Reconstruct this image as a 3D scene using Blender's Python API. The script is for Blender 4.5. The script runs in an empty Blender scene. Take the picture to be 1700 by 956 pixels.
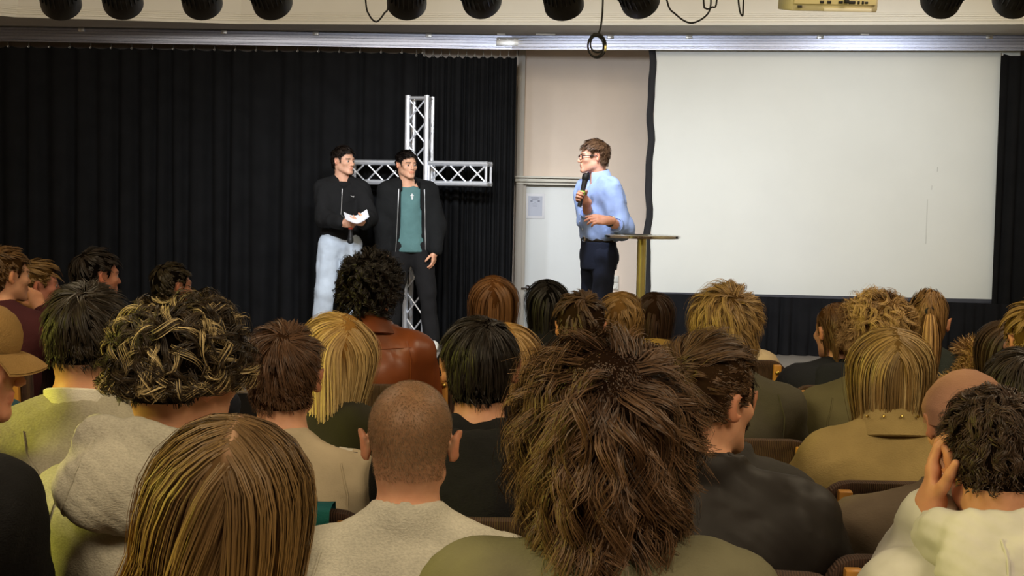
import bpy, bmesh, math, random
import numpy as np
from mathutils import Matrix, Vector
PI = math.pi
rad = math.radians
SC = bpy.context.scene
COL = SC.collection
rng = np.random.default_rng(7)

def srgb(r, g, b):
    f = lambda c: (c/255)/12.92 if c/255 <= .04045 else ((c/255+.055)/1.055)**2.4
    return (f(r), f(g), f(b))

# ------------------------------------------------------------------ camera
FPX, CAMH = 2250.0, 1.64
RC = np.array(Matrix.Rotation(rad(90-3.763), 3, 'X') @ Matrix.Rotation(rad(1.1), 3, 'Z'))
cam_data = bpy.data.cameras.new('camera')
cam_data.sensor_width = 36.0
cam_data.lens = FPX/1700*36
cam_data.clip_start = .05
cam = bpy.data.objects.new('camera', cam_data)
cam.location = (0, 0, CAMH)
cam.rotation_euler = Matrix(RC.tolist()).to_euler()
COL.objects.link(cam)
SC.camera = cam

def at(px, py, Y):
    """photo pixel -> the point on its ray at depth Y (metres in front of the camera)"""
    d = RC @ np.array([(px-850)/FPX, -(py-478)/FPX, -1.0])
    return np.array([0, 0, CAMH]) + d*(Y/d[1])

# ------------------------------------------------------------------ world, lights, exposure
SC.view_settings.view_transform = 'Standard'
SC.view_settings.look = 'None'
SC.view_settings.gamma = 1
SC.view_settings.use_curve_mapping = False
SC.view_settings.exposure = 0.0
w = bpy.data.worlds.new('world'); SC.world = w
w.use_nodes = True
w.node_tree.nodes['Background'].inputs[0].default_value = (.9, .8, .62, 1)
w.node_tree.nodes['Background'].inputs[1].default_value = .03

def area(name, loc, target, size, power, color, sy=None):
    d = bpy.data.lights.new(name, 'AREA')
    d.energy = power; d.color = color
    d.shape = 'RECTANGLE'; d.size = size; d.size_y = sy or size
    o = bpy.data.objects.new(name, d); COL.objects.link(o)
    o.location = loc
    o.rotation_euler = (Vector(target)-Vector(loc)).to_track_quat('-Z', 'Y').to_euler()
    return o
WARM = (1.0, .81, .55)
area('hall_light', (-1.8, .3, 3.75), (-1.0, 3.2, 1), 1.4, 100, WARM)
area('hall_light', (1.8, .3, 3.75), (1.0, 3.2, 1), 1.4, 92, WARM)
area('hall_light', (-2.2, 4.6, 3.75), (-1.6, 5.6, 0), 1.4, 46, WARM)
area('hall_light', (2.2, 4.6, 3.75), (1.6, 5.6, 0), 1.4, 52, WARM)
area('hall_light', (0, 8.6, 3.78), (0, 11.5, 3.4), 9.0, 85, (1, .88, .70), .6)
area('side_light', (-5.2, 1.6, 2.3), (-.6, 3.0, 1.1), .9, 40, (.92, .86, .12)).data.spread = rad(85)
SPOTX = (97, 200, 331, 445, 675, 795, 932, 1056, 1570, 1690)
SPOT_AIM = [(-3.5, 12, .9), (-3.0, 12, 1.2), (-2.2, 12, 1.1), (-1.3, 12, 1.1), (-.9, 12, 1.1), (.3, 12.6, 1.5),
            (.8, 11, 1.2), (1.9, 12.2, 1.6), (2.9, 12.2, 1.7), (3.5, 12, 1.8)]
SPOT_POW = (18, 30, 40, 70, 80, 80, 70, 60, 60, 30)
def spot(loc, aim, power):
    d = bpy.data.lights.new('spot_lamp', 'SPOT')
    d.energy = power*2.15; d.color = (.86, .92, 1.0)
    d.spot_size = rad(72); d.spot_blend = 1.0; d.shadow_soft_size = .09
    o = bpy.data.objects.new('spot_lamp', d); COL.objects.link(o)
    o.location = loc
    o.rotation_euler = (Vector(aim)-Vector(loc)).to_track_quat('-Z', 'Y').to_euler()
    return o
SPOT_Y = 8.5
for px, aim, pw in zip(SPOTX, SPOT_AIM, SPOT_POW):
    c = at(px, -16, SPOT_Y)
    v = Vector(aim)-Vector(c); v.normalize()
    spot(Vector(c)+v*.20, aim, pw)

# ------------------------------------------------------------------ materials
MATS = {}
def nodes_of(m):
    nt = m.node_tree
    return nt, nt.nodes, nt.links, nt.nodes['Principled BSDF']
def mat(name, color, rough=.7, metal=0.0, kind=None, var=.12, scale=20.0, bump=.15, color2=None, spec=.5, emit=None):
    """procedural material: noise-varied colour with a fine relief"""
    if name in MATS: return MATS[name]
    m = bpy.data.materials.new(name); m.use_nodes = True
    nt, N, L, B = nodes_of(m)
    B.inputs['Roughness'].default_value = rough
    B.inputs['Metallic'].default_value = metal
    B.inputs['Specular IOR Level'].default_value = spec
    tc = N.new('ShaderNodeTexCoord')
    nz = N.new('ShaderNodeTexNoise'); nz.inputs['Scale'].default_value = scale
    nz.inputs['Detail'].default_value = 5
    L.new(tc.outputs['Object'], nz.inputs['Vector'])
    rp = N.new('ShaderNodeValToRGB')
    c = np.array(color); c2 = np.array(color2) if color2 is not None else c*(1+var)
    c1 = c*(1-var) if color2 is None else c
    rp.color_ramp.elements[0].position = .3; rp.color_ramp.elements[1].position = .7
    rp.color_ramp.elements[0].color = (*np.clip(c1, 0, 1), 1)
    rp.color_ramp.elements[1].color = (*np.clip(c2, 0, 1), 1)
    L.new(nz.outputs['Fac'], rp.inputs['Fac'])
    L.new(rp.outputs['Color'], B.inputs['Base Color'])
    if bump:
        bp = N.new('ShaderNodeBump'); bp.inputs['Strength'].default_value = bump
        bp.inputs['Distance'].default_value = .004
        if kind == 'cord':
            wv = N.new('ShaderNodeTexWave'); wv.inputs['Scale'].default_value = 60
            wv.bands_direction = 'X'
            wv.inputs['Distortion'].default_value = 1.5
            L.new(tc.outputs['Object'], wv.inputs['Vector'])
            L.new(wv.outputs['Fac'], bp.inputs['Height'])
            mx = N.new('ShaderNodeMix'); mx.data_type = 'RGBA'; mx.blend_type = 'MULTIPLY'
            mx.inputs[0].default_value = .55
            L.new(rp.outputs['Color'], mx.inputs[6]); L.new(wv.outputs['Color'], mx.inputs[7])
            L.new(mx.outputs[2], B.inputs['Base Color'])
        elif kind in ('knit', 'fabric'):
            n2 = N.new('ShaderNodeTexNoise'); n2.inputs['Scale'].default_value = 260
            n2.inputs['Detail'].default_value = 3
            mp = N.new('ShaderNodeMapping'); mp.inputs['Scale'].default_value = (.7, 1, 1.2)
            L.new(tc.outputs['Object'], mp.inputs['Vector']); L.new(mp.outputs['Vector'], n2.inputs['Vector'])
            n3 = N.new('ShaderNodeTexNoise'); n3.inputs['Scale'].default_value = 14
            n3.inputs['Distortion'].default_value = 1.2
            L.new(tc.outputs['Object'], n3.inputs['Vector'])
            ad = N.new('ShaderNodeMath'); ad.operation = 'MULTIPLY_ADD'
            L.new(n3.outputs['Fac'], ad.inputs[0]); ad.inputs[1].default_value = 2.2
            L.new(n2.outputs['Fac'], ad.inputs[2])
            L.new(ad.outputs[0], bp.inputs['Height'])
            if kind == 'knit':      # heathered yarn
                mx = N.new('ShaderNodeMix'); mx.data_type = 'RGBA'; mx.blend_type = 'MULTIPLY'
                mx.inputs[0].default_value = .32
                r2 = N.new('ShaderNodeValToRGB'); r2.color_ramp.elements[0].position = .35
                r2.color_ramp.elements[1].position = .62
                r2.color_ramp.elements[0].color = (.45, .45, .45, 1)
                L.new(n2.outputs['Fac'], r2.inputs['Fac'])
                L.new(rp.outputs['Color'], mx.inputs[6]); L.new(r2.outputs['Color'], mx.inputs[7])
                L.new(mx.outputs[2], B.inputs['Base Color'])
        elif kind == 'wood':
            mp = N.new('ShaderNodeMapping'); mp.inputs['Scale'].default_value = (1, 1, .08)
            L.new(tc.outputs['Object'], mp.inputs['Vector']); L.new(mp.outputs['Vector'], nz.inputs['Vector'])
            L.new(nz.outputs['Fac'], bp.inputs['Height'])
        else:
            L.new(nz.outputs['Fac'], bp.inputs['Height'])
        L.new(bp.outputs['Normal'], B.inputs['Normal'])
    if emit:
        B.inputs['Emission Color'].default_value = (*emit[:3], 1)
        B.inputs['Emission Strength'].default_value = emit[3]
    MATS[name] = m
    return m

def skin_mat():
    if 'skin' in MATS: return MATS['skin']
    m = bpy.data.materials.new('skin'); m.use_nodes = True
    nt, N, L, B = nodes_of(m)
    at_ = N.new('ShaderNodeAttribute'); at_.attribute_name = 'Col'
    tc = N.new('ShaderNodeTexCoord')
    nz = N.new('ShaderNodeTexNoise'); nz.inputs['Scale'].default_value = 35; nz.inputs['Detail'].default_value = 4
    L.new(tc.outputs['Object'], nz.inputs['Vector'])
    mx = N.new('ShaderNodeMix'); mx.data_type = 'RGBA'; mx.blend_type = 'MULTIPLY'; mx.inputs[0].default_value = .35
    rp = N.new('ShaderNodeValToRGB')
    rp.color_ramp.elements[0].color = (.72, .60, .55, 1); rp.color_ramp.elements[1].color = (1, 1, 1, 1)
    rp.color_ramp.elements[0].position = .3; rp.color_ramp.elements[1].position = .65
    L.new(nz.outputs['Fac'], rp.inputs['Fac'])
    L.new(at_.outputs['Color'], mx.inputs[6]); L.new(rp.outputs['Color'], mx.inputs[7])
    L.new(mx.outputs[2], B.inputs['Base Color'])
    B.inputs['Roughness'].default_value = .5
    B.inputs['Specular IOR Level'].default_value = .35
    B.inputs['Subsurface Weight'].default_value = .18
    B.inputs['Subsurface Radius'].default_value = (.8, .3, .15)
    B.inputs['Subsurface Scale'].default_value = .012
    bp = N.new('ShaderNodeBump'); bp.inputs['Strength'].default_value = .08; bp.inputs['Distance'].default_value = .002
    n2 = N.new('ShaderNodeTexNoise'); n2.inputs['Scale'].default_value = 320
    L.new(tc.outputs['Object'], n2.inputs['Vector'])
    L.new(n2.outputs['Fac'], bp.inputs['Height']); L.new(bp.outputs['Normal'], B.inputs['Normal'])
    MATS['skin'] = m
    return m

def hair_mat():
    """colour comes from the per-strand attribute Col"""
    if 'hair' in MATS: return MATS['hair']
    m = bpy.data.materials.new('hair'); m.use_nodes = True
    nt, N, L, B = nodes_of(m)
    a = N.new('ShaderNodeAttribute'); a.attribute_name = 'Col'
    tc = N.new('ShaderNodeTexCoord')
    nz = N.new('ShaderNodeTexNoise'); nz.inputs['Scale'].default_value = 90
    L.new(tc.outputs['Object'], nz.inputs['Vector'])
    mx = N.new('ShaderNodeMix'); mx.data_type = 'RGBA'; mx.blend_type = 'MULTIPLY'; mx.inputs[0].default_value = .3
    L.new(a.outputs['Color'], mx.inputs[6]); L.new(nz.outputs['Fac'], mx.inputs[7])
    L.new(mx.outputs[2], B.inputs['Base Color'])
    B.inputs['Roughness'].default_value = .48
    B.inputs['Specular IOR Level'].default_value = .32
    ml = N.new('ShaderNodeMath'); ml.operation = 'MULTIPLY'; ml.inputs[1].default_value = .32
    L.new(a.outputs['Alpha'], ml.inputs[0]); L.new(ml.outputs[0], B.inputs['Specular IOR Level'])
    MATS['hair'] = m
    return m

# ------------------------------------------------------------------ object helpers
def tag(o, label=None, cat=None, group=None, kind=None):
    if label: o['label'] = label
    if cat: o['category'] = cat
    if group: o['group'] = group
    if kind: o['kind'] = kind
    return o
def empty(name, loc, rz=0.0, label=None, cat=None, group=None, kind=None):
    o = bpy.data.objects.new(name, None); COL.objects.link(o)
    o.empty_display_size = .1
    o.location = tuple(float(v) for v in loc); o.rotation_euler = (0, 0, rz)
    return tag(o, label, cat, group, kind)
def mesh_np(name, V, Q, m, parent=None, T=None, col=None, smooth=True):
    """numpy verts + quads (and tris) -> one linked mesh object"""
    me = bpy.data.meshes.new(name)
    V = np.asarray(V, np.float32)
    nq = 0 if Q is None else len(Q); ntr = 0 if T is None else len(T)
    me.vertices.add(len(V)); me.vertices.foreach_set('co', V.ravel())
    loops = []
    if nq: loops.append(np.asarray(Q, np.int32).ravel())
    if ntr: loops.append(np.asarray(T, np.int32).ravel())
    loops = np.concatenate(loops)
    me.loops.add(len(loops)); me.loops.foreach_set('vertex_index', loops)
    tot = np.concatenate([np.full(nq, 4, np.int32), np.full(ntr, 3, np.int32)])
    st = np.concatenate([[0], np.cumsum(tot)[:-1]]).astype(np.int32)
    me.polygons.add(nq+ntr)
    me.polygons.foreach_set('loop_start', st)
    me.polygons.foreach_set('loop_total', tot)
    me.polygons.foreach_set('use_smooth', np.full(nq+ntr, smooth))
    me.update(calc_edges=True)
    if col is not None:
        ca = me.color_attributes.new('Col', 'FLOAT_COLOR', 'POINT')
        c4 = np.ones((len(V), 4), np.float32); col = np.asarray(col); c4[:, :col.shape[-1]] = col
        ca.data.foreach_set('color', c4.ravel())
    me.materials.append(m)
    o = bpy.data.objects.new(name, me); COL.objects.link(o)
    if parent: o.parent = parent
    return o

class MB:
    """collects boxes, lathes, tubes, prisms in one bmesh"""
    def __init__(s): s.bm = bmesh.new()
    def box(s, c, d, bevel=0.0, rot=None, seg=2):
        r = bmesh.ops.create_cube(s.bm, size=1)
        vs = r['verts']
        M = Matrix.Translation(Vector([float(x) for x in c])) @ ((rot.to_4x4()) if rot is not None else Matrix()) @ Matrix.Diagonal((*[float(x) for x in d], 1))
        bmesh.ops.transform(s.bm, matrix=M, verts=vs)
        if bevel:
            es = list({e for v in vs for e in v.link_edges})
            bmesh.ops.bevel(s.bm, geom=es, offset=bevel, segments=seg, affect='EDGES', profile=.5)
        return s
    def lathe(s, prof, M=None, n=20, a0=0.0, a1=2*PI):
        """profile [(r,z)...] turned about z, then placed by M"""
        M = M or Matrix()
        full = abs(a1-a0-2*PI) < 1e-6
        rings = []
        cnt = n if full else n+1
        for r, z in prof:
            if r < 1e-6:
                rings.append([s.bm.verts.new(M @ Vector((0, 0, z)))]*cnt)
            else:
                rings.append([s.bm.verts.new(M @ Vector((r*math.cos(a0+(a1-a0)*i/n), r*math.sin(a0+(a1-a0)*i/n), z))) for i in range(cnt)])
        for A, B in zip(rings, rings[1:]):
            for i in range(n):
                j = (i+1) % cnt
                f = [A[i], A[j], B[j], B[i]]
                f2 = []
                for v in f:
                    if v not in f2: f2.append(v)
                if len(f2) > 2:
                    try: s.bm.faces.new(f2)
                    except ValueError: pass
        return s
    def tube(s, pts, r, n=8, cap=True, closed=False):
        P = [Vector([float(x) for x in p]) for p in pts]
        R = r if hasattr(r, '__len__') else [r]*len(P)
        rings = []
        up = None
        for i, p in enumerate(P):
            if closed: t = P[(i+1) % len(P)]-P[i-1]
            else: t = P[min(i+1, len(P)-1)]-P[max(i-1, 0)]
            t.normalize()
            if up is None: up = t.orthogonal()
            up = (up-t*up.dot(t)).normalized()
            b = t.cross(up)
            rings.append([s.bm.verts.new(p+(up*math.cos(2*PI*k/n)+b*math.sin(2*PI*k/n))*R[i]) for k in range(n)])
        prs = list(zip(rings, rings[1:]))
        if closed: prs.append((rings[-1], rings[0]))
        for A, B in prs:
            for k in range(n):
                s.bm.faces.new([A[k], A[(k+1) % n], B[(k+1) % n], B[k]])
        if cap and not closed:
            s.bm.faces.new(rings[0][::-1]); s.bm.faces.new(rings[-1])
        return s
    def prism(s, poly, z0, z1, M=None):
        """2D outline (x,y) extruded z0..z1"""
        M = M or Matrix()
        a = [s.bm.verts.new(M @ Vector((x, y, z0))) for x, y in poly]
        b = [s.bm.verts.new(M @ Vector((x, y, z1))) for x, y in poly]
        n = len(poly)
        for i in range(n): s.bm.faces.new([a[i], a[(i+1) % n], b[(i+1) % n], b[i]])
        s.bm.faces.new(a[::-1]); s.bm.faces.new(b)
        return s
    def grid(s, rows):
        vs = [[s.bm.verts.new(Vector([float(x) for x in p])) for p in r] for r in rows]
        for A, B in zip(vs, vs[1:]):
            for i in range(len(A)-1): s.bm.faces.new([A[i], A[i+1], B[i+1], B[i]])
        return s
    def build(s, name, m, parent=None, smooth=True, angle=35):
        bmesh.ops.recalc_face_normals(s.bm, faces=s.bm.faces)
        me = bpy.data.meshes.new(name); s.bm.to_mesh(me); s.bm.free()
        me.materials.append(m)
        if smooth:
            me.polygons.foreach_set('use_smooth', [True]*len(me.polygons))
            me.set_sharp_from_angle(angle=rad(angle))
        o = bpy.data.objects.new(name, me); COL.objects.link(o)
        if parent: o.parent = parent
        return o
def struct(o): o['kind'] = 'structure'; return o
def orient(loc, fwd, up=(0, 0, 1)):
    """matrix whose +Z runs along fwd"""
    z = Vector(fwd).normalized(); u = Vector(up)
    x = u.cross(z)
    x = x.normalized() if x.length > 1e-5 else Vector((1, 0, 0))
    y = z.cross(x)
    M = Matrix((x, y, z)).transposed().to_4x4(); M.translation = Vector([float(v) for v in loc])
    return M
def copy_tree(o, parent=None):
    c = o.copy(); COL.objects.link(c)
    if parent: c.parent = parent
    for ch in list(o.children): copy_tree(ch, c)
    return c
# ------------------------------------------------------------------ solid bodies: distance fields + surface nets
def smin(a, b, k):
    h = np.clip(.5+.5*(b-a)/k, 0, 1)
    return b+(a-b)*h-k*h*(1-h)
def axis(lo, hi, st, flo=None, fhi=None, fst=None):
    if flo is None or fhi <= lo or flo >= hi: return np.arange(lo, hi+st, st, dtype=np.float32)
    flo = max(flo, lo); fhi = min(fhi, hi)
    a = np.linspace(lo, flo, max(2, int((flo-lo)/st)+1))[:-1] if flo > lo else np.zeros(0)
    b = np.linspace(flo, fhi, int((fhi-flo)/fst)+1)
    c = np.linspace(fhi, hi, max(2, int((hi-fhi)/st)+1))[1:] if hi > fhi else np.zeros(0)
    return np.concatenate([a, b, c]).astype(np.float32)
NOISE = [(rng.normal(size=3), rng.uniform(0, 6.28)) for _ in range(9)]
def wrinkle(X, Y, Z, freq=14.0, seed=0):
    """cheap warped ridge noise in about -1..1"""
    o = seed*1.7
    wx = np.sin(Y*freq*.6+Z*freq*.5+o)*.35; wz = np.sin(X*freq*.7-Y*freq*.4+o*2)*.35
    s = 0
    for i, (v, ph) in enumerate(NOISE[:5]):
        f = freq*(.7+.35*i)
        s = s+(1-2*np.abs(np.sin((v[0]*X+v[1]*Y+v[2]*Z)*f*.5+ph+o+wx+wz)))/(1+.45*i)
    return s/2.6

class Field:
    def __init__(s, xs, ys, zs):
        s.ax = (xs, ys, zs)
        s.F = np.full((len(xs), len(ys), len(zs)), .2, np.float32)
        s.R = None; s.o = None
    def frame(s, R=None, o=None): s.R, s.o = R, o; return s
    def _sub(s, lo, hi, m):
        lo, hi = np.array(lo, float), np.array(hi, float)
        if s.R is not None:
            c = np.array([[x, y, z] for x in (lo[0], hi[0]) for y in (lo[1], hi[1]) for z in (lo[2], hi[2])])
            c = c @ s.R.T+s.o
            lo, hi = c.min(0), c.max(0)
        sl = []
        for k in range(3):
            a = int(np.searchsorted(s.ax[k], lo[k]-m)); b = int(np.searchsorted(s.ax[k], hi[k]+m))
            if b <= a: return None
            sl.append(slice(a, b))
        X = s.ax[0][sl[0]][:, None, None]; Y = s.ax[1][sl[1]][None, :, None]; Z = s.ax[2][sl[2]][None, None, :]
        if s.R is not None:
            x, y, z = X-s.o[0], Y-s.o[1], Z-s.o[2]; R = s.R
            X = x*R[0, 0]+y*R[1, 0]+z*R[2, 0]; Y = x*R[0, 1]+y*R[1, 1]+z*R[2, 1]; Z = x*R[0, 2]+y*R[1, 2]+z*R[2, 2]
        return tuple(sl), X, Y, Z
    def _put(s, sl, d, k, op):
        f = s.F[sl]
        if op == 'add': s.F[sl] = smin(f, d, k)
        else: s.F[sl] = -smin(-f, d, k)
    def cap(s, a, b, ra, rb, k=.02, op='add', fy=1.0):
        a = np.array(a, float); b = np.array(b, float); r = max(ra, rb)*max(1, 1/fy if fy < 1 else 1)
        q = s._sub(np.minimum(a, b)-r, np.maximum(a, b)+r, .06)
        if q is None: return s
        sl, X, Y, Z = q
        d = b-a; d2 = d.copy(); d2[1] /= fy
        x, y, z = X-a[0], (Y-a[1])/fy, Z-a[2]
        L = float(d2 @ d2)+1e-9
        t = np.clip((x*d2[0]+y*d2[1]+z*d2[2])/L, 0, 1)
        s._put(sl, np.sqrt((x-t*d2[0])**2+(y-t*d2[1])**2+(z-t*d2[2])**2)-(ra+(rb-ra)*t), k, op)
        return s
    def ell(s, c, r, k=.02, op='add', rot=None):
        c = np.array(c, float); r = np.array(r, float)
        oR, oo = s.R, s.o
        if rot is not None:      # local rotation about c
            R0 = np.eye(3) if oR is None else oR; o0 = np.zeros(3) if oo is None else oo
            s.R = R0 @ rot; s.o = R0 @ c+o0; c = np.zeros(3)
        q = s._sub(c-r, c+r, .06)
        s.R, s.o = oR, oo
        if q is None: return s
        sl, X, Y, Z = q
        x, y, z = (X-c[0])/r[0], (Y-c[1])/r[1], (Z-c[2])/r[2]
        k0 = np.sqrt(x*x+y*y+z*z)
        k1 = np.sqrt((x/r[0])**2+(y/r[1])**2+(z/r[2])**2)+1e-6
        s._put(sl, k0*(k0-1)/k1, k, op)
        return s
    def torus(s, c, R, r, k=.012, op='add', rot=None, fz=1.0, fx=1.0):
        c = np.array(c, float)
        oR, oo = s.R, s.o
        R0 = np.eye(3) if oR is None else oR; o0 = np.zeros(3) if oo is None else oo
        s.R = R0 @ (rot if rot is not None else np.eye(3)); s.o = R0 @ c+o0
        e = np.array([(R*fx+r), R+r, r*fz])
        q = s._sub(-e, e, .05)
        s.R, s.o = oR, oo
        if q is None: return s
        sl, X, Y, Z = q
        s._put(sl, np.sqrt((np.sqrt((X/fx)**2+Y*Y)-R)**2+(Z/fz)**2)-r, k, op)
        return s
    def half(s, n, c):
        """cut away everything on the +n side of the plane through c"""
        n = np.array(n, float); n /= np.linalg.norm(n)
        d = s.ax[0][:, None, None]*n[0]+s.ax[1][None, :, None]*n[1]+s.ax[2][None, None, :]*n[2]-float(n @ np.array(c))
        s.F = np.maximum(s.F, d.astype(np.float32)); return s
    def rough(s, amp, freq, seed=0):
        X = s.ax[0][:, None, None]; Y = s.ax[1][None, :, None]; Z = s.ax[2][None, None, :]
        s.F = s.F+amp*wrinkle(X, Y, Z, freq, seed).astype(np.float32); return s
    def mesh(s):
        F = s.F; xs, ys, zs = s.ax
        F[0], F[-1] = .1, .1; F[:, 0], F[:, -1] = .1, .1; F[:, :, 0], F[:, :, -1] = .1, .1
        S = F < 0
        c = np.zeros(tuple(n-1 for n in F.shape), np.uint8)
        offs = [(i, j, k) for i in (0, 1) for j in (0, 1) for k in (0, 1)]
        n0, n1, n2 = c.shape
        for i, j, k in offs: c += S[i:i+n0, j:j+n1, k:k+n2]
        act = (c > 0) & (c < 8)
        I, J, K = np.nonzero(act)
        v = np.stack([F[I+i, J+j, K+k] for i, j, k in offs], 1)
        A = np.array(offs, np.float32)
        sm = np.zeros((len(I), 3), np.float32); cn = np.zeros(len(I), np.float32)
        for a in range(8):
            for b in range(a+1, 8):
                if np.abs(A[a]-A[b]).sum() != 1: continue
                va, vb = v[:, a], v[:, b]
                x = (va < 0) != (vb < 0)
                t = np.where(x, va/(va-vb+1e-12), 0)
                sm += np.where(x[:, None], A[a]+t[:, None]*(A[b]-A[a]), 0); cn += x
        u = sm/np.maximum(cn, 1)[:, None]
        V = np.stack([xs[I]+u[:, 0]*(xs[I+1]-xs[I]), ys[J]+u[:, 1]*(ys[J+1]-ys[J]), zs[K]+u[:, 2]*(zs[K+1]-zs[K])], 1)
        idx = np.full(act.shape, -1, np.int32); idx[act] = np.arange(len(I))
        Qs = []
        def quads(cross, ins, f):
            i, j, k = np.nonzero(cross)
            q = np.stack(f(i, j, k), 1)
            fl = ~ins[i, j, k]
            q[fl] = q[fl][:, ::-1]
            Qs.append(q)
        a = S[:-1, 1:-1, 1:-1]; quads(a != S[1:, 1:-1, 1:-1], a, lambda i, j, k: [idx[i, j, k], idx[i, j+1, k], idx[i, j+1, k+1], idx[i, j, k+1]])
        a = S[1:-1, :-1, 1:-1]; quads(a != S[1:-1, 1:, 1:-1], a, lambda i, j, k: [idx[i, j, k], idx[i, j, k+1], idx[i+1, j, k+1], idx[i+1, j, k]])
        a = S[1:-1, 1:-1, :-1]; quads(a != S[1:-1, 1:-1, 1:], a, lambda i, j, k: [idx[i, j, k], idx[i+1, j, k], idx[i+1, j+1, k], idx[i, j+1, k]])
        return V, np.concatenate(Qs)

def ROT(rx=0, ry=0, rz=0):
    return np.array(Matrix.Rotation(rad(rz), 3, 'Z') @ Matrix.Rotation(rad(rx), 3, 'X') @ Matrix.Rotation(rad(ry), 3, 'Y'))
def unit(v): v = np.array(v, float); return v/(np.linalg.norm(v)+1e-9)

# ------------------------------------------------------------------ head, hand
def head_prims(F, R, o, fem=False):
    """head in its own frame: origin between the ears at eye height, +y the face, +z up"""
    F.frame(R, o)
    F.ell((0, -.012, .030), (.077, .097, .085), .02)
    F.ell((0, -.045, -.030), (.060, .054, .055), .03)
    F.ell((0, .034, -.032), (.058, .057, .074), .025)
    j = .036 if fem else .043
    for s in (-1, 1):
        F.cap((s*j, .010, -.060), (s*.014, .074, -.098), .021, .017, .025)
        F.ell((s*.043, .060, -.022), (.022, .020, .018), .02)
    F.cap((-.034, .076, .017), (.034, .076, .017), .014, .014, .015)
    for s in (-1, 1):
        F.ell((s*.031, .099, -.001), (.016, .012, .011), .012, 'sub')
    F.cap((0, .088, .008), (0, .108, -.032), .007, .010, .010)
    for s in (-1, 1): F.ell((s*.010, .100, -.036), (.007, .008, .006), .006)
    F.cap((-.016, .089, -.057), (.016, .089, -.057), .0075, .0075, .006)
    F.cap((-.014, .087, -.070), (.014, .087, -.070), .008, .008, .006)
    F.cap((-.020, .098, -.0635), (.020, .098, -.0635), .0022, .0022, .004, 'sub')
    for s in (-1, 1):
        e = ROT(-8, s*10, s*-30)
        F.ell((s*.086, -.016, -.004), (.008, .019, .033), .006, rot=e)
        F.ell((s*.093, -.008, .000), (.006, .010, .019), .005, 'sub', rot=e)
    F.frame()
def head_colors(P, skin, brow, lip=(.55, .2, .17), fade=None, haircol=None, far=False):
    """paint skin by position in the head's own frame (P: Nx3)"""
    n = len(P)
    C = np.tile(np.array(skin, np.float32), (n, 1))
    x, y, z = P[:, 0], P[:, 1], P[:, 2]
    near = (np.abs(x) < .11) & (np.abs(y) < .14) & (z > -.13) & (z < .14)
    def mix(mask, col, a):
        C[mask] = C[mask]*(1-a)+np.array(col)*a
    mix(near & (np.abs(x) > .079) & (np.abs(z) < .04) & (np.abs(y+.01) < .04), (skin[0]*1.0, skin[1]*.74, skin[2]*.68), .6)
    mix(near & (y > .078) & (np.abs(x) < .021) & (z < -.0525) & (z > -.0745), np.array(skin)*(.92, .52, .50), .5)
    bz = .018-.03*np.clip(np.abs(x)-.030, 0, 1)
    mix(near & (y > .055) & (np.abs(x) > .012) & (np.abs(x) < .050) & (np.abs(z-bz) < .0058), brow, .85)
    if haircol is not None:
        hl = hairline(P)
        sc = near & (P[:, 2] > -.10)
        a = np.clip((hl+.012)/.024, 0, 1)
        st = fade(P) if fade else np.ones(n)
        a = (a*st*.92)[:, None]*sc[:, None]
        C[:] = C*(1-a)+np.array(haircol)*a
    return C
def hairline(P):
    """>0 inside the hair-bearing scalp (metres above the hairline)"""
    y, z = P[:, 1], P[:, 2]
    zl = np.interp(y, [-.13, -.06, -.040, -.034, -.028, .010, .018, .028, .036, .055, .075, .10],
                   [-.088, -.082, -.055, -.02, .022, .026, -.012, -.014, .03, .047, .064, .072])
    return z-zl
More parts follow.
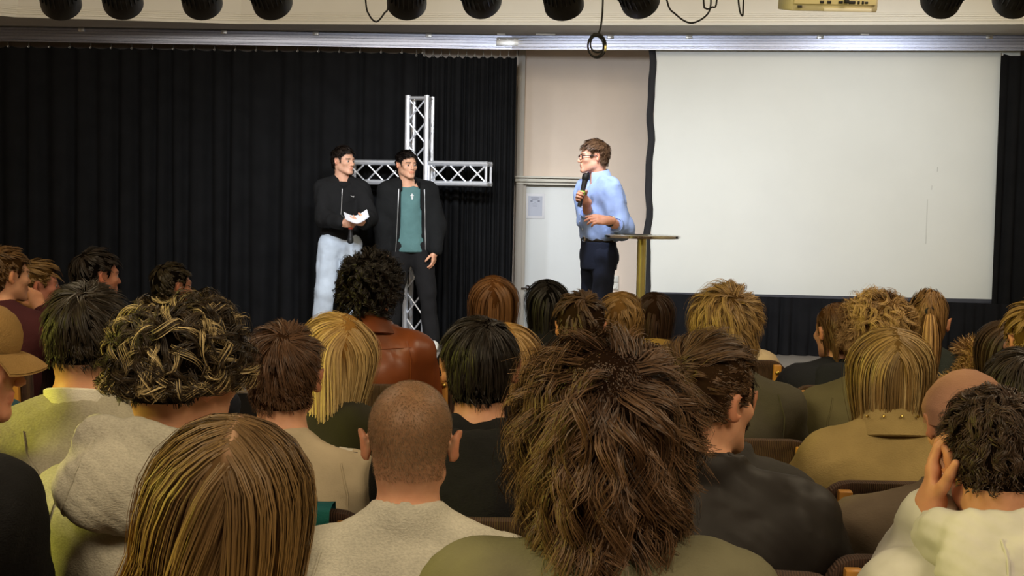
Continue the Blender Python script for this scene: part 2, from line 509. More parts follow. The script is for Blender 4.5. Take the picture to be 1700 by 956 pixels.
def hand_mesh(wrist, fdir, back, side, curl=.5, spread=.14, thumb=.6, st=.005, arm=None, scale=1.0):
    """five-fingered hand at the wrist; fdir = direction of the fingers, back = back of the hand"""
    y = unit(fdir); z = unit(np.array(back)-y*np.dot(back, y)); x = np.cross(y, z)
    if side > 0: x = -x
    R = np.stack([x, y, z], 1)*scale            # local x points to the thumb side
    cu = curl if hasattr(curl, '__len__') else [curl]*4
    segs = []
    for i, (bx, by, L) in enumerate(((.028, .088, .072), (.0095, .094, .080), (-.0095, .090, .074), (-.027, .081, .058))):
        p = np.array([bx, by, .002]); a = spread*(1.5-i)*.5
        ang = 0.0
        for q, (fr, r0, r1) in enumerate(((.45, .0098, .0088), (.31, .0088, .0080), (.24, .0080, .0068))):
            ang += cu[i]*(.75, 1.15, .8)[q]
            d = np.array([math.sin(a)*math.cos(ang), math.cos(a)*math.cos(ang), -math.sin(ang)])
            n = p+d*L*fr
            segs.append((p, n, r0, r1)); p = n
    p = np.array([.022, .028, -.006]); d = unit((.75, .62, -.30-.4*thumb)); n = p+d*.042
    segs.append((p, n, .0145, .0115)); d = unit((.75-.75*thumb, .9, -.25-.6*thumb))
    m = n+d*.030; segs.append((n, m, .0112, .0098)); d = unit((.6-.9*thumb, .9, -.25-.7*thumb)); segs.append((m, m+d*.024, .0098, .008))
    pts = np.array([q for s_ in segs for q in s_[:2]]+[[-.04, -.05, -.03], [.045, .1, .03]]) @ R.T+wrist
    if arm is not None: pts = np.vstack([pts, arm])
    lo, hi = pts.min(0)-.03, pts.max(0)+.03
    F = Field(axis(lo[0], hi[0], st), axis(lo[1], hi[1], st), axis(lo[2], hi[2], st))
    F.frame(R/scale, np.array(wrist))
    c = scale
    F.ell((.002*c, .048*c, 0), (.042*c, .052*c, .0155*c), .01)
    F.cap((.026*c, .080*c, 0), (-.026*c, .074*c, 0), .0125*c, .0115*c, .012)
    F.cap((0, -.03*c, 0), (0, .02*c, 0), .026*c, .027*c, .02)
    F.ell((.020*c, .030*c, -.008*c), (.018*c, .030*c, .016*c), .01)
    for a, b, r0, r1 in segs: F.cap(a*c, b*c, r0*c, r1*c, .0045)
    F.frame()
    if arm is not None: F.cap(wrist, arm, .027, .036, .02)
    return F.mesh()

# ------------------------------------------------------------------ hair
def skull_sd(P):
    def ell(c, r):
        q = (P-np.array(c))/np.array(r)
        k0 = np.sqrt((q*q).sum(-1)); k1 = np.sqrt(((q/np.array(r))**2).sum(-1))+1e-6
        return k0*(k0-1)/k1
    d = smin(ell((0, -.012, .030), (.077, .097, .085)), ell((0, -.045, -.030), (.060, .054, .055)), .03)
    d = smin(d, ell((0, .034, -.032), (.058, .057, .074)), .025)
    a = np.array((0, -.03, -.06)); b = np.array((0, -.045, -.17)); ab = b-a
    t = np.clip(((P-a) @ ab)/(ab @ ab), 0, 1)
    return smin(d, np.linalg.norm(P-a-t[..., None]*ab, axis=-1)-.056, .03)
def skull_n(P, sd=skull_sd):
    e = 1e-3
    g = np.stack([sd(P+np.array(v)*e)-sd(P-np.array(v)*e) for v in ((1, 0, 0), (0, 1, 0), (0, 0, 1))], -1)
    return g/(np.linalg.norm(g, axis=-1, keepdims=True)+1e-9)
def skull_hit(D):
    o = np.array((0, -.02, .005)); t = np.full(len(D), .03)
    for _ in range(24): t = t-skull_sd(o+D*t[:, None])*.9
    return o+D*t[:, None]
def skull_roots(n, r, margin=0.0, zmin=-9, zmax=9):
    out = np.zeros((0, 3))
    while len(out) < n:
        D = r.normal(size=(n*3, 3)); D /= np.linalg.norm(D, axis=1, keepdims=True)
        P = skull_hit(D)
        P = P[(hairline(P) > margin) & (P[:, 2] > zmin) & (P[:, 2] < zmax)]
        out = np.vstack([out, P])
    return out[:n]
HAIR_DEF = dict(G=420, K=9, S=9, L=.06, Lside=None, zfade=(-.03, .05), lift=.35, whorl=(.012, -.070, .10), radial=1.0, sweep=(0, .0, 0),
                swirl=.25, grav=.15, wild=.12, curl=0.0, cfreq=18.0, cend=1.0, clump=.55, width=.0024, rc=.011, off=.012, part=None,
                margin=.004, zmin=-9, cap=.010, cols=((.03, .02, .012), (.09, .055, .03)), tipcol=None, hilite=None, hfrac=0.0, Lvar=.25,
                tip=.35, layers=None, free=None, fzone=0.0, fdec=0.0, adhere=.35, hang=False)
def make_hair(kw, R, o, body=None, seed=1):
    """strands in the head frame, returned in the person's frame: V, Q, colour"""
    h = dict(HAIR_DEF); h.update(kw)
    r = np.random.default_rng(seed*13+5)
    G, K, S = h['G'], h['K'], h['S']
    Pr = skull_roots(G, r, h['margin'], h['zmin'], h.get('zmax', 9))
    if h.get('zmax', 9) > 1 and K > 1:
        ex = skull_roots(G*6, r, h['margin'], h['zmin']); dc = np.linalg.norm(ex-np.array(h['whorl']), axis=1)
        ex = ex[np.argsort(dc)[:int(G*.6)]]; m = int(G*.16)
        Pr[:m] = ex[r.integers(0, len(ex), m)]
    if h['part'] is not None: Pr[:, 0] += np.sign(Pr[:, 0]-h['part'])*.003*(Pr[:, 2] > .05)
    n0 = skull_n(Pr)
    Ls = h['L'] if h['Lside'] is None else h['Lside']+(h['L']-h['Lside'])*np.clip((Pr[:, 2]-h['zfade'][0])/(h['zfade'][1]-h['zfade'][0]), 0, 1)
    L = np.ones(G)*Ls*(1+h['Lvar']*r.uniform(-1, 1, G))
    if h.get('zend') is not None: L = (np.maximum(Pr[:, 2]-h['zend'], .02)+.05*np.clip((Pr[:, 2]-.02)/.09, 0, 1))*(1+h['Lvar']*r.uniform(-1, .6, G))
    if h['free'] is not None: L = h['free'](Pr, L)
    C = np.array(h['whorl']); down = R.T @ np.array((0, 0, -1.0))
    caps = []
    if body:
        for a, b, rr in body: caps.append(((np.array(a)-o) @ R, (np.array(b)-o) @ R, rr))
    def sd(P):
        d = skull_sd(P)
        for a, b, rr in caps:
            ab = b-a; t = np.clip(((P-a) @ ab)/(ab @ ab+1e-9), 0, 1)
            d = np.minimum(d, np.linalg.norm(P-a-t[..., None]*ab, axis=-1)-rr)
        return d
    def caph(P): return np.clip((hairline(P)-h['margin'])/.03, 0, 1)*h['cap']
    p = Pr+n0*(caph(Pr)+.0008)[:, None]
    pts = [p]; p0s = p
    def smooth(f, k): return np.stack([np.sin(Pr @ (NOISE[(i+k) % 9][0]*f)+NOISE[(i+k) % 9][1]+seed)+np.sin(Pr @ (NOISE[(i+k+3) % 9][0]*f*1.7)+seed*2) for i in range(3)], 1)
    coh = h.get('coh', .5)
    rn = r.normal(size=(G, 3))*(1-coh)+smooth(38, 0)*coh
    d = None
    stw = np.linspace(h.get('st0', 1.0), 2-h.get('st0', 1.0), S-1); stw /= stw.sum()
    offg = h['cap']*np.clip(L/.02, .4, 1)+max(0, h['off']-h['cap'])*r.uniform(.1, 1.0, G)*np.clip(L/.035, .12, 1)
    for s in range(S-1):
        t = (s+1)/(S-1)
        n = skull_n(p, sd) if s else n0
        v = p-C; v = v-n*(v*n).sum(1, keepdims=True)
        v /= np.linalg.norm(v, axis=1, keepdims=True)+1e-6
        fd_ = (1-t)**h['fdec']
        f = h['radial']*v*fd_+h['swirl']*np.cross(n, v)*fd_+np.array(h['sweep'])*fd_+down*h['grav']*(.3+1.6*t)+rn*h['wild']
        if h.get('drift'): f = f+R.T @ np.array((1.0, 0, 0))*np.where(Pr[:, :1] < (h['part'] or 0), h['drift'][0], h['drift'][1])*t
        if h['part'] is not None:
            sx = np.sign(Pr[:, :1]-h['part'])
            top = np.clip((p[:, 2:3]-.03)/.06, 0, 1)*np.clip(1.4-t*1.6, 0, 1)
            f = f+sx*np.array((1.0, -.25, .15))*top*1.6
        f /= np.linalg.norm(f, axis=1, keepdims=True)+1e-6
        f = f-n*(f*n).sum(1, keepdims=True)*(.75 if not h.get('hang') else np.clip(1-t*2.5, 0, .75))
        lf = h['lift']*(1-t)**1.5
        g = f+n0*lf
        g /= np.linalg.norm(g, axis=1, keepdims=True)+1e-6
        d = g if d is None else d*.45+g*.55
        d /= np.linalg.norm(d, axis=1, keepdims=True)+1e-6
        p = p+d*(L*stw[s])[:, None]
        q = sd(p); tg = offg*min(1, t*2.5)+.0015
        nn = skull_n(p, sd)
        p = p+nn*np.maximum(0, tg-q)[:, None]
        if h['adhere']: p = p-nn*(np.maximum(0, q-tg*1.25-.001)*h['adhere'])[:, None]
        if h.get('zclip') is not None: p[:, 2] = np.where(p[:, 2] < h['zclip'], h['zclip']+(p[:, 2]-h['zclip'])*.25, p[:, 2])
        pts.append(p)
    Gd = np.stack(pts, 1)                                   # G,S,3
    tt = np.linspace(0, 1, S)
    if h['curl']:
        tan = Gd[:, -1]-Gd[:, 0]; tan /= np.linalg.norm(tan, axis=1, keepdims=True)+1e-6
        u = np.cross(tan, n0); u /= np.linalg.norm(u, axis=1, keepdims=True)+1e-6
        vv = np.cross(tan, u)
        ph = r.uniform(0, 6.28, G)*(1-coh)+smooth(22, 2)[:, 0]*3*coh; fr = h['cfreq']*(1+.3*r.uniform(-1, 1, G)); hd = np.sign(r.uniform(-1, 1, G))
        arc = tt[None]*L[:, None]
        am = h['curl']*np.clip(tt*3, 0, 1)[None]*(1+.3*r.uniform(-1, 1, G))[:, None]*(1+(h['cend']-1)*tt[None])
        A = ph[:, None]+2*PI*fr[:, None]*arc*hd[:, None]
        Gd = Gd+am[..., None]*(np.cos(A)[..., None]*u[:, None]+np.sin(A)[..., None]*vv[:, None])
        Gd -= (Gd[:, :1]-p0s[:, None])*np.clip(1-tt*4, 0, 1)[None, :, None]
        sh = Gd.reshape(-1, 3); q = skull_sd(sh)
        Gd = (sh+skull_n(sh)*np.maximum(0, .003-q)[:, None]).reshape(Gd.shape)
    N = G*K
    a1 = np.cross(n0, np.array((0.3, .2, 1.0))); a1 /= np.linalg.norm(a1, axis=1, keepdims=True); a2 = np.cross(n0, a1)
    rr = h['rc']*np.sqrt(r.uniform(0, 1, (G, K))); aa = r.uniform(0, 6.28, (G, K))
    off = (rr*np.cos(aa))[..., None]*a1[:, None]+(rr*np.sin(aa))[..., None]*a2[:, None]
    sh = (1-h['clump']*tt**.8)
    ls = 1+.16*r.uniform(-1, 1, (G, K))
    base = Gd[:, None]                                      # resample by length factor
    P = base+off[:, :, None]*sh[None, None, :, None]
    P = base[:, :, :1]+(P-base[:, :, :1])*ls[..., None, None]+off[:, :, None]*0
    P = P+r.normal(size=(G, K, 1, 3))*h['rc']*h.get('stray', .22)*(tt[None, None, :, None])
    P = P.reshape(N, S, 3)
    rt = P[:, 0]; q = skull_sd(rt); P[:, 0] = rt-skull_n(rt)*(q-caph(rt)-.0006)[:, None]
    if len(caps) or True:
        flat = P[:, 1:].reshape(-1, 3); q = sd(flat)
        bad = q < .0015
        if bad.any(): flat[bad] += skull_n(flat[bad], sd)*(.002-q[bad])[:, None]
        P[:, 1:] = flat.reshape(N, S-1, 3)
    T = np.gradient(P, axis=1); T /= np.linalg.norm(T, axis=-1, keepdims=True)+1e-9
    out = skull_n(P.reshape(-1, 3)).reshape(P.shape)
    out = out+r.normal(size=(N, 1, 3))*h.get('twist', .28)
    W = np.cross(T, out); W /= np.linalg.norm(W, axis=-1, keepdims=True)+1e-9
    wd = h['width']*(1+.4*r.uniform(-1, 1, N))[:, None]*(1-(1-h['tip'])*tt[None]**2)
    A = P-W*wd[..., None]*.5; B = P+W*wd[..., None]*.5
    V = np.stack([A, B], 2).reshape(-1, 3)
    b = (np.arange(N)[:, None]*S+np.arange(S-1)[None])*2
    b = b.ravel()
    Q = np.stack([b, b+1, b+3, b+2], 1)
    # colours
    gsh = np.repeat(r.uniform(0, 1, G), K)*.5+r.uniform(0, 1, N)*.3+.1
    c0, c1 = np.array(h['cols'][0]), np.array(h['cols'][1])
    cs = c0+(c1-c0)*gsh[:, None]
    cc = np.repeat(cs[:, None], S, 1)
    if h['tipcol'] is not None:
        k = np.clip((tt-.15)/.7, 0, 1)[None, :, None]*(.55+.9*r.uniform(0, 1, (N, 1, 1)))
        cc = cc*(1-np.clip(k, 0, 1))+np.array(h['tipcol'])*np.clip(k, 0, 1)
    if h['hilite'] is not None:
        hf = np.repeat(r.uniform(0, 1, G) < h['hfrac'], K)
        k = np.clip((tt-.1)/.4, 0, 1)[None, :, None]*(hf & (r.uniform(0, 1, N) < h.get('hin', .7)))[:, None, None]*r.uniform(.5, 1, (N, 1, 1))
        cc = cc*(1-k)+np.array(h['hilite'])*k
    col = np.repeat(cc.reshape(N*S, 3), 2, 0)
    col = np.hstack([col, np.ones((len(col), 1))])
    # scalp cap under the strands
    if h['cap']:
        n1, n2 = 72, 36
        th = np.linspace(0, 2*PI, n1, endpoint=False); fi = np.linspace(-1.1, PI/2-.001, n2)
        D = np.stack([np.cos(fi)[:, None]*np.cos(th), np.cos(fi)[:, None]*np.sin(th), np.sin(fi)[:, None]*np.ones(n1)], -1).reshape(-1, 3)
        H = skull_hit(D); hl = hairline(H)-h['margin']
        if h['zmin'] > -5: hl = np.minimum(hl, H[:, 2]-h['zmin'])
        cv = H+skull_n(H)*(np.clip(hl/.03, -1, 1)*h['cap'])[:, None]
        i = np.arange(n2-1)[:, None]*n1+np.arange(n1)[None]; j = np.arange(n2-1)[:, None]*n1+(np.arange(n1)[None]+1) % n1
        cq = np.stack([i, j, j+n1, i+n1], -1).reshape(-1, 4)
        cq = cq[(hl[cq] > -.006).all(1)]
        ccol = np.tile(c0*h.get('capk', .8), (len(cv), 1))
        if h.get('palepart'):
            k = np.clip(1-np.abs(H[:, 0]-h['part'])/.010, 0, 1)*np.clip((H[:, 2]-.06)/.03, 0, 1)
            ccol = ccol*(1-k[:, None])+np.array(h['palepart'])*k[:, None]
        Q = np.vstack([Q, cq+len(V)]); V = np.vstack([V, cv]); col = np.vstack([col, np.hstack([ccol, np.zeros((len(ccol), 1))])])
    return V @ R.T+o, Q, col

# ------------------------------------------------------------------ a person
SKIN = srgb(214, 160, 128)
def ik(S, W, hint, l1=.285, l2=.255):
    S, W = np.array(S, float), np.array(W, float)
    u = W-S; d = np.linalg.norm(u); mx = (l1+l2)*.995
    u = u/d
    if d > mx: W = S+u*mx; d = mx
    a = (l1*l1-l2*l2+d*d)/(2*d); hh = math.sqrt(max(0, l1*l1-a*a))
    n = np.array(hint, float)-u*np.dot(hint, u); n /= np.linalg.norm(n)+1e-9
    return S+u*a+n*hh, W
EYE_ME = {}
def band(mb, c, R, r0, r1, z0, z1, gap, th=.006, n=22, mid=None):
    """a folded collar: stands up from r0 then falls to r1; open at the front by gap degrees"""
    prof = [(r0, z0), (r0+.002, z1-.006), (r0+.006, z1), (r0+.012, z1-.004), (r1, z0+(mid or 0)), (r1-th, z0-.004+(mid or 0)), (r0+.010, z1-.014), (r0+.004, z0)]
    M = Matrix(R.tolist()).to_4x4(); M.translation = Vector([float(v) for v in c])
    a0 = PI/2+rad(gap)/2
    mb.lathe(prof+[prof[0]], M, n, a0, a0+2*PI-rad(gap))

def person(p):
    D = p['D']
    st = p.get('stand', False)
    top = at(p['x'], p['y'], D)
    sc = p.get('s', 1.0)
    zt = top[2]-p.get('hh', .02)
    zh = zt-.115*sc
    floor = p.get('floor', 0.0)
    yaw = p.get('yaw', 0.0)
    hy = p.get('hyaw', 0.0)
    lx, ly = 0.0, p.get('ly', .05)
    base = np.array([top[0], top[1], floor])
    if 'tx' in p: base[0] = at(p['tx'], p['y'], D)[0]
    cy, sy = math.cos(rad(yaw)), math.sin(rad(yaw))
    base[1] -= ly*cy; base[0] += ly*sy if 'tx' not in p else 0
    toL = lambda w_: np.array([(w_[0]-base[0])*cy+(w_[1]-base[1])*sy, -(w_[0]-base[0])*sy+(w_[1]-base[1])*cy, w_[2]-floor])
    px = lambda q: toL(at(*q)) if p.get('pxarms', True) else q
    h = toL(np.array([top[0], top[1], zh]))
    root = empty('person', base, rad(yaw), p['label'], 'person', p.get('group'))
    Rh = ROT(p.get('pitch', 0), p.get('roll', 0), hy)*1.0
    near = D < 3.4
    # ---- skeleton (person frame)
    W = p.get('w', 1.0)
    sh_ = p.get('shrug', 0.0)
    zs = h[2]-.232*sc+sh_
    hip = np.array([0, 0, .53 if not st else .93*sc])
    scn = np.array([h[0]*.72, h[1]*.55-.022, zs])
    nb = np.array([h[0]*.8, h[1]*.7-.035, h[2]-.165*sc])
    tilt = p.get('tilt', 0.0)
    J = {}
    for s, k in ((-1, 'L'), (1, 'R')):
        J['sh'+k] = scn+np.array([s*.172*W, 0, -.005+s*tilt])
    if st:
        for s, k in ((-1, 'L'), (1, 'R')):
            dx, dy = p.get('foot'+k, (0, 0))
            J['hip'+k] = hip+np.array([s*.088, 0, 0])
            J['kn'+k] = np.array([s*.105+dx*.55, .02+dy*.5, .50*sc])
            J['an'+k] = np.array([s*.115+dx, -.03+dy, .085])
    else:
        for s, k in ((-1, 'L'), (1, 'R')):
            J['hip'+k] = hip+np.array([s*.09, 0, 0])
            J['kn'+k] = np.array([s*.13, .41, .50]); J['an'+k] = np.array([s*.13, .37, .085])
    if p.get('cross'):
        J['knL'] = np.array([-.24, .36, .58]); J['anL'] = toL(at(p['cross'][0]-26, p['cross'][1]-4, D-.30))
    arms = p.get('arms', {})
    hands = []
    for s, k in ((-1, 'L'), (1, 'R')):
        a = arms.get(k)
        if a is None:
            if st: wr, hint = J['sh'+k]+np.array([s*.07, .03, -.53]), (s*.3, -1, 0)
            else: wr, hint = np.array([s*.11, .30, .615]), (s*.9, -.6, -.1)
            fd = None; a = {}
        else:
            wr = px(a['w']) if len(a['w']) == 3 and 'loc' not in a else np.array(a['w']); hint = a.get('hint', (s*.6, -.6, -.5)); fd = a.get('f')
        el, wr = ik(J['sh'+k], wr, hint)
        J['el'+k], J['wr'+k] = el, wr
        fdir = unit(wr-el) if fd is None else fd
        bk = a.get('b', (s*.5, .2, 1) if not st else (s*1.0, .1, .1))
        hands.append((k, s, wr, fdir, bk, a, el))
        yv = unit(fdir); zv = unit(np.array(bk)-yv*np.dot(bk, yv)); xv = np.cross(yv, zv)*(-s)
        J['grip'+k] = (wr+yv*.074-zv*.026, xv)
    # ---- skin body
    fs = p.get('fs', .0066 if near else .0082)
    if st: fs = .0055
    cs = .026 if near else .030
    allp = np.array([J[k] for k in J if 'grip' not in k]+[h+np.array((0, 0, .12)), hip])
    lo = allp.min(0)-.16; hi = allp.max(0)+.14; lo[2] = min(lo[2], .02)
    F = Field(axis(lo[0], hi[0], cs, h[0]-.115, h[0]+.115, fs), axis(lo[1], hi[1], cs, h[1]-.125, h[1]+.135, fs),
              axis(lo[2], hi[2], cs, h[2]-.135, h[2]+.13, fs))
    th_ = .92
    F.ell(hip+np.array((0, -.012, .03)), (.128*W, .085, .09), .03)
    mid = hip*.5+scn*.5
    F.cap(hip, mid, .125*W, .118*W, .05, fy=.72)
    F.ell(scn+np.array((0, 0, -.13)), (.145*W, .095, .17), .05)
    F.cap(J['shL']+np.array((.03, 0, -.02)), J['shR']+np.array((-.03, 0, -.02)), .05, .05, .05)
    for k in 'LR':
        s = -1 if k == 'L' else 1
        F.cap(J['sh'+k], J['el'+k], .045, .036, .03); F.cap(J['el'+k], J['wr'+k], .036, .026, .02)
        F.cap(J['hip'+k], J['kn'+k], .060, .046, .02); F.cap(J['kn'+k], J['an'+k], .046, .034, .02)
        F.cap(J['an'+k], J['an'+k]+np.array((0, .10, -.045)), .034, .026, .02)
        F.cap(scn+np.array((s*.12*W, -.01, .01)), nb+np.array((s*.025, -.005, .02)), .038, .042, .035)
    F.cap(nb+np.array((0, 0, -.04)), Rh @ np.array((0, -.028, -.055))*sc+h, .060 if not p.get('fem') else .050, .056 if not p.get('fem') else .047, .03)
    head_prims(F, Rh*1.0, h, p.get('fem', False))
    V, Q = F.mesh()
    hp = (V-h) @ Rh
    hk = p.get('hair')
    hc = p.get('scalp')
    if hc is None and hk is not None: hc = np.array(hk.get('cols', HAIR_DEF['cols'])[0])*1.15
    brow = p.get('brow', hc if hc is not None else (.05, .03, .02))
    C = head_colors(hp, p.get('skin', SKIN), brow, haircol=hc, fade=p.get('fade'))
    off = len(V)
    Vs, Qs, Cs = [V], [Q], [C]
    for k, s, wr, fdir, bk, a, el in hands:
        hv, hq = hand_mesh(wr, fdir, bk, s, a.get('curl', .35), a.get('spread', .14), a.get('thumb', .4), .0045 if (a or st) else .0095,
                           arm=wr+(el-wr)*.45 if a or st or p.get('short') else wr+(el-wr)*.3)
        Vs.append(hv); Qs.append(hq+off); off += len(hv)
        Cs.append(np.tile(np.array(p.get('skin', SKIN))*np.array((1, .94, .9)), (len(hv), 1)))
    mesh_np('body', np.vstack(Vs), np.vstack(Qs), skin_mat(), root, col=np.vstack(Cs))
    if p.get('eyes', st):
        for s in (-1, 1):
            if 'e' not in EYE_ME:
                mb = MB(); bmesh.ops.create_uvsphere(mb.bm, u_segments=14, v_segments=10, radius=.0128)
                bmesh.ops.rotate(mb.bm, verts=mb.bm.verts, matrix=Matrix.Rotation(-PI/2, 3, 'X'))
                eo = mb.build('eye', eye_mat(), root, angle=180)
                ca = eo.data.color_attributes.new('Col', 'FLOAT_COLOR', 'POINT')
                for i, v in enumerate(eo.data.vertices):
                    y = v.co.y/.0125
                    ca.data[i].color = (.01, .01, .01, 1) if y > .90 else ((.10, .06, .03, 1) if y > .72 else (.38, .34, .31, 1))
                EYE_ME['e'] = eo.data
            else:
                eo = bpy.data.objects.new('eye', EYE_ME['e']); COL.objects.link(eo); eo.parent = root
            eo.location = Rh @ np.array((s*.031,   .0755, -.002))+h
            eo.rotation_euler = Matrix((Rh @ ROT(0, 0, p.get('gaze', 0))).tolist()).to_euler()
    # ---- upper garment
    g = p.get('top')
    gi = .016+g.get('inf', 0.0)
    gs = .0115 if near else (.013 if st else .020)
    short = p.get('short', False)
    zb = hip[2]-.10-g.get('hem', 0)
    gp = np.array([J[q+k] for q in ('sh', 'el', 'wr') for k in 'LR'])
    glo = np.minimum(gp.min(0)-.12, scn-np.array((.3, .22, 0))); ghi = np.maximum(gp.max(0)+.12, scn+np.array((.3, .22, .19)))
    glo[2] = min(zb-.06, gp[:, 2].min()-.1); ghi[2] = h[2]-.03
    glo[0] = min(glo[0], -.26); ghi[0] = max(ghi[0], .26)
    T = Field(axis(glo[0], ghi[0], gs), axis(glo[1], ghi[1], gs), axis(glo[2], ghi[2], gs))
    bel = g.get('belly', 0.0)
    T.cap(hip+np.array((0, -.005, -.02-g.get('hem', 0))), mid, (.138+bel)*W+gi, (.126+bel)*W+gi, .05, fy=.74)
    T.ell(scn+np.array((0, -.002, -.13)), (.150*W+gi, .102+gi, .185+gi), .06)
    T.ell(scn+np.array((0, -.035, -.10)), (.125*W+gi, .085+gi, .13), .05)
    T.cap(J['shL']+np.array((.03, 0, -.02)), J['shR']+np.array((-.03, 0, -.02)), .052+gi, .052+gi, .06)
    sl = g.get('sleeve', 1.0)
    for k in 'LR':
        s = -1 if k == 'L' else 1
        se = J['sh'+k]
        if short:
            e2 = se+(J['el'+k]-se)*.62
            T.cap(se, e2, .052+gi, .050+gi, .045)
        else:
            T.cap(se, J['el'+k], .050+gi, .043+gi*1.15, .045)
            cu = J['el'+k]+(J['wr'+k]-J['el'+k])*g.get('cuff', .93)
            T.cap(J['el'+k], cu, .043+gi*1.1, .031+gi*.7, .035)
        T.cap(scn+np.array((s*.13*W, -.012, .008)), nb+np.array((s*.03, -.008, .012)), .042+gi*.7, .046+gi*.3, .04)
    if p.get('wr', 1):
        T.rough(.0105*p.get('wr', 1), 52, p.get('seed', 1))
    T.ell(nb+np.array((0, 0, -.028)), (.074, .070, .038), .03)
    colr = g.get('collar', 'crew')
    tl = ROT(-14, 0, 0)
    if colr == 'crew':
        T.torus(nb+np.array((0, .006, .030)), .063, .010, .008, rot=tl, fz=1.5)
    elif colr == 'mock':
        T.torus(nb+np.array((0, .004, .030)), .064, .010, .010, rot=tl, fz=3.2)
    elif colr == 'stand':
        T.torus(nb+np.array((0, .004, .034)), .072, .0125, .006, rot=tl, fz=2.5)
    if g.get('vneck'): T.ell(nb+np.array((0, .085, .015)), (.040, .060, .085), .015, 'sub')
    if zb > 0: T.half((0, 0, -1), (0, 0, zb))
    if st and g.get('open'):     # jacket worn open: cut the front
        x0, x1 = g['open']
        X = T.ax[0][:, None, None]; Y = T.ax[1][None, :, None]; Z = T.ax[2][None, None, :]
        t_ = np.clip((scn[2]-Z+.10)/(scn[2]+.10-zb), 0, 1)
        wd = np.maximum(x0-X+(.035*(1-t_)), X-x1-(-.02*(1-t_)))
        cutd = np.maximum(np.maximum(wd, -(Y-.0)), np.abs(Z*0))
        T.F = np.maximum(T.F, -cutd.astype(np.float32))
        X3 = np.abs(X-(x0+x1)/2)
        inn = T.F*0+9
    V, Q = T.mesh()
    mesh_np(g['n'], V, Q, g['m'], root)
    if g.get('open'):
        I = Field(axis(-.2, .2, .013), axis(-.16, .2, .013), axis(zb-.05, ghi[2], .013))
        I.cap(hip+np.array((0, -.005, -.04)), mid, .138*W+.026, .126*W+.018, .05, fy=.80)
        I.ell(scn+np.array((0, 0, -.13)), (.145*W, .102+.006, .185), .06)
        I.cap(J['shL']+np.array((.06, 0, -.02)), J['shR']+np.array((-.06, 0, -.02)), .052, .052, .06)
        I.rough(.007, 50, 4)
        I.half((0, 0, -1), (0, 0, zb+.02))
        V, Q = I.mesh()
        mesh_np('t_shirt', V, Q, g['inner'], root)
    # ---- collar bands, hoods, fur
    if 'band' in g:
        b = g['band']
        mb = MB(); band(mb, nb+np.array((0, .002, .012)), ROT(-12, 0, 0), b.get('r0', .068), b.get('r1', .100), b.get('z0', .0), b.get('z1', .058), b.get('gap', 40), mid=b.get('mid', 0))
        mb.build('collar', b['m'], root, angle=60)
    if 'hood' in g:
        b = g['hood']; zz = b.get('z', 0); z = b.get('size', 1.0)
        H = Field(axis(nb[0]-.24, nb[0]+.24, .0085 if near else .013), axis(nb[1]-.26, nb[1]+.20, .0085 if near else .013), axis(nb[2]-.30, nb[2]+.14, .0085 if near else .013))
        c = nb+np.array((b.get('x', 0), b.get('y', 0), zz))
        H.torus(c+np.array((0, -.005, .010)), .094*z, .026, .02, rot=ROT(-16, 0, 0), fz=1.25, fx=1.12)
        H.ell(c+np.array((0, -.112*z, -.080*b.get('h', 1.0))), (.122*z, .058*z, .120*z*b.get('h', 1.0)), .022, rot=ROT(-16, 0, 0))
        H.ell(c+np.array((0, -.075*z, -.02)), (.115*z, .055, .06), .04)
        for s in (-1, 1) if b.get('front', True) else (): H.cap(c+np.array((s*.085*z, .02, -.005)), c+np.array((s*.075*z, .11, -.07)), .030, .022, .03)
        H.rough(.010*b.get('wr', 1), 50, p.get('seed', 1)+3)
        H.ell(c+np.array((0, .012, .07)), (.072*z, .066, .09), .012, 'sub')
        H.cap(c+np.array((0, .0, -.06)), c+np.array((0, .0, .1)), .054, .056, .012, 'sub')
        V, Q = H.mesh(); mesh_np('hood', V, Q, b['m'], root)
        if b.get('seam'):
            ho = [k_ for k_ in root.children if k_.name.split('.')[0] == 'hood'][0]
            mb = MB(); n_ = 0
            for sx in b['seam']:
                pts = []
                for t in np.linspace(0, 1, 18):
                    hit, loc, nn_, _ = ho.ray_cast(Vector((float(c[0]+sx*(1+.9*t*t)), -.9, float(c[2]+.035-.21*t*b.get('h', 1.0)*z))), Vector((0, 1, 0)))
                    if hit: pts.append(loc+nn_*.0006)
                if len(pts) > 4: mb.tube(pts, .003, 6); n_ += 1
            if n_: mb.build('seam', b['m'], root)
    # ---- trousers
    bm_ = p.get('pants')
    ts = .016 if st else .032
    tp = np.array([J[q+k] for q in ('hip', 'kn', 'an') for k in 'LR'])
    tlo, thi = tp.min(0)-.16, tp.max(0)+.16
    tlo[2] = .0; 
    P_ = Field(axis(tlo[0], thi[0], ts), axis(tlo[1], thi[1], ts), axis(tlo[2], thi[2], ts))
    lo_ = p.get('loose', .012)
    P_.ell(hip+np.array((0, -.012, .02)), (.160*W, .118, .13), .05)
    for k in 'LR':
        P_.cap(J['hip'+k]+np.array((0, 0, -.02)), J['kn'+k], .076+lo_, .056+lo_, .05)
        P_.cap(J['kn'+k], J['an'+k]+np.array((0, 0, .02)), .054+lo_, .040+lo_*1.3, .03)
    P_.rough(.013 if st else .006, 50, p.get('seed', 1)+1)
    P_.half((0, 0, -1), (0, 0, .045))
    V, Q = P_.mesh(); mesh_np('trousers', V, Q, bm_ or mat('dark denim', srgb(38, 42, 54), .85, kind='fabric'), root)
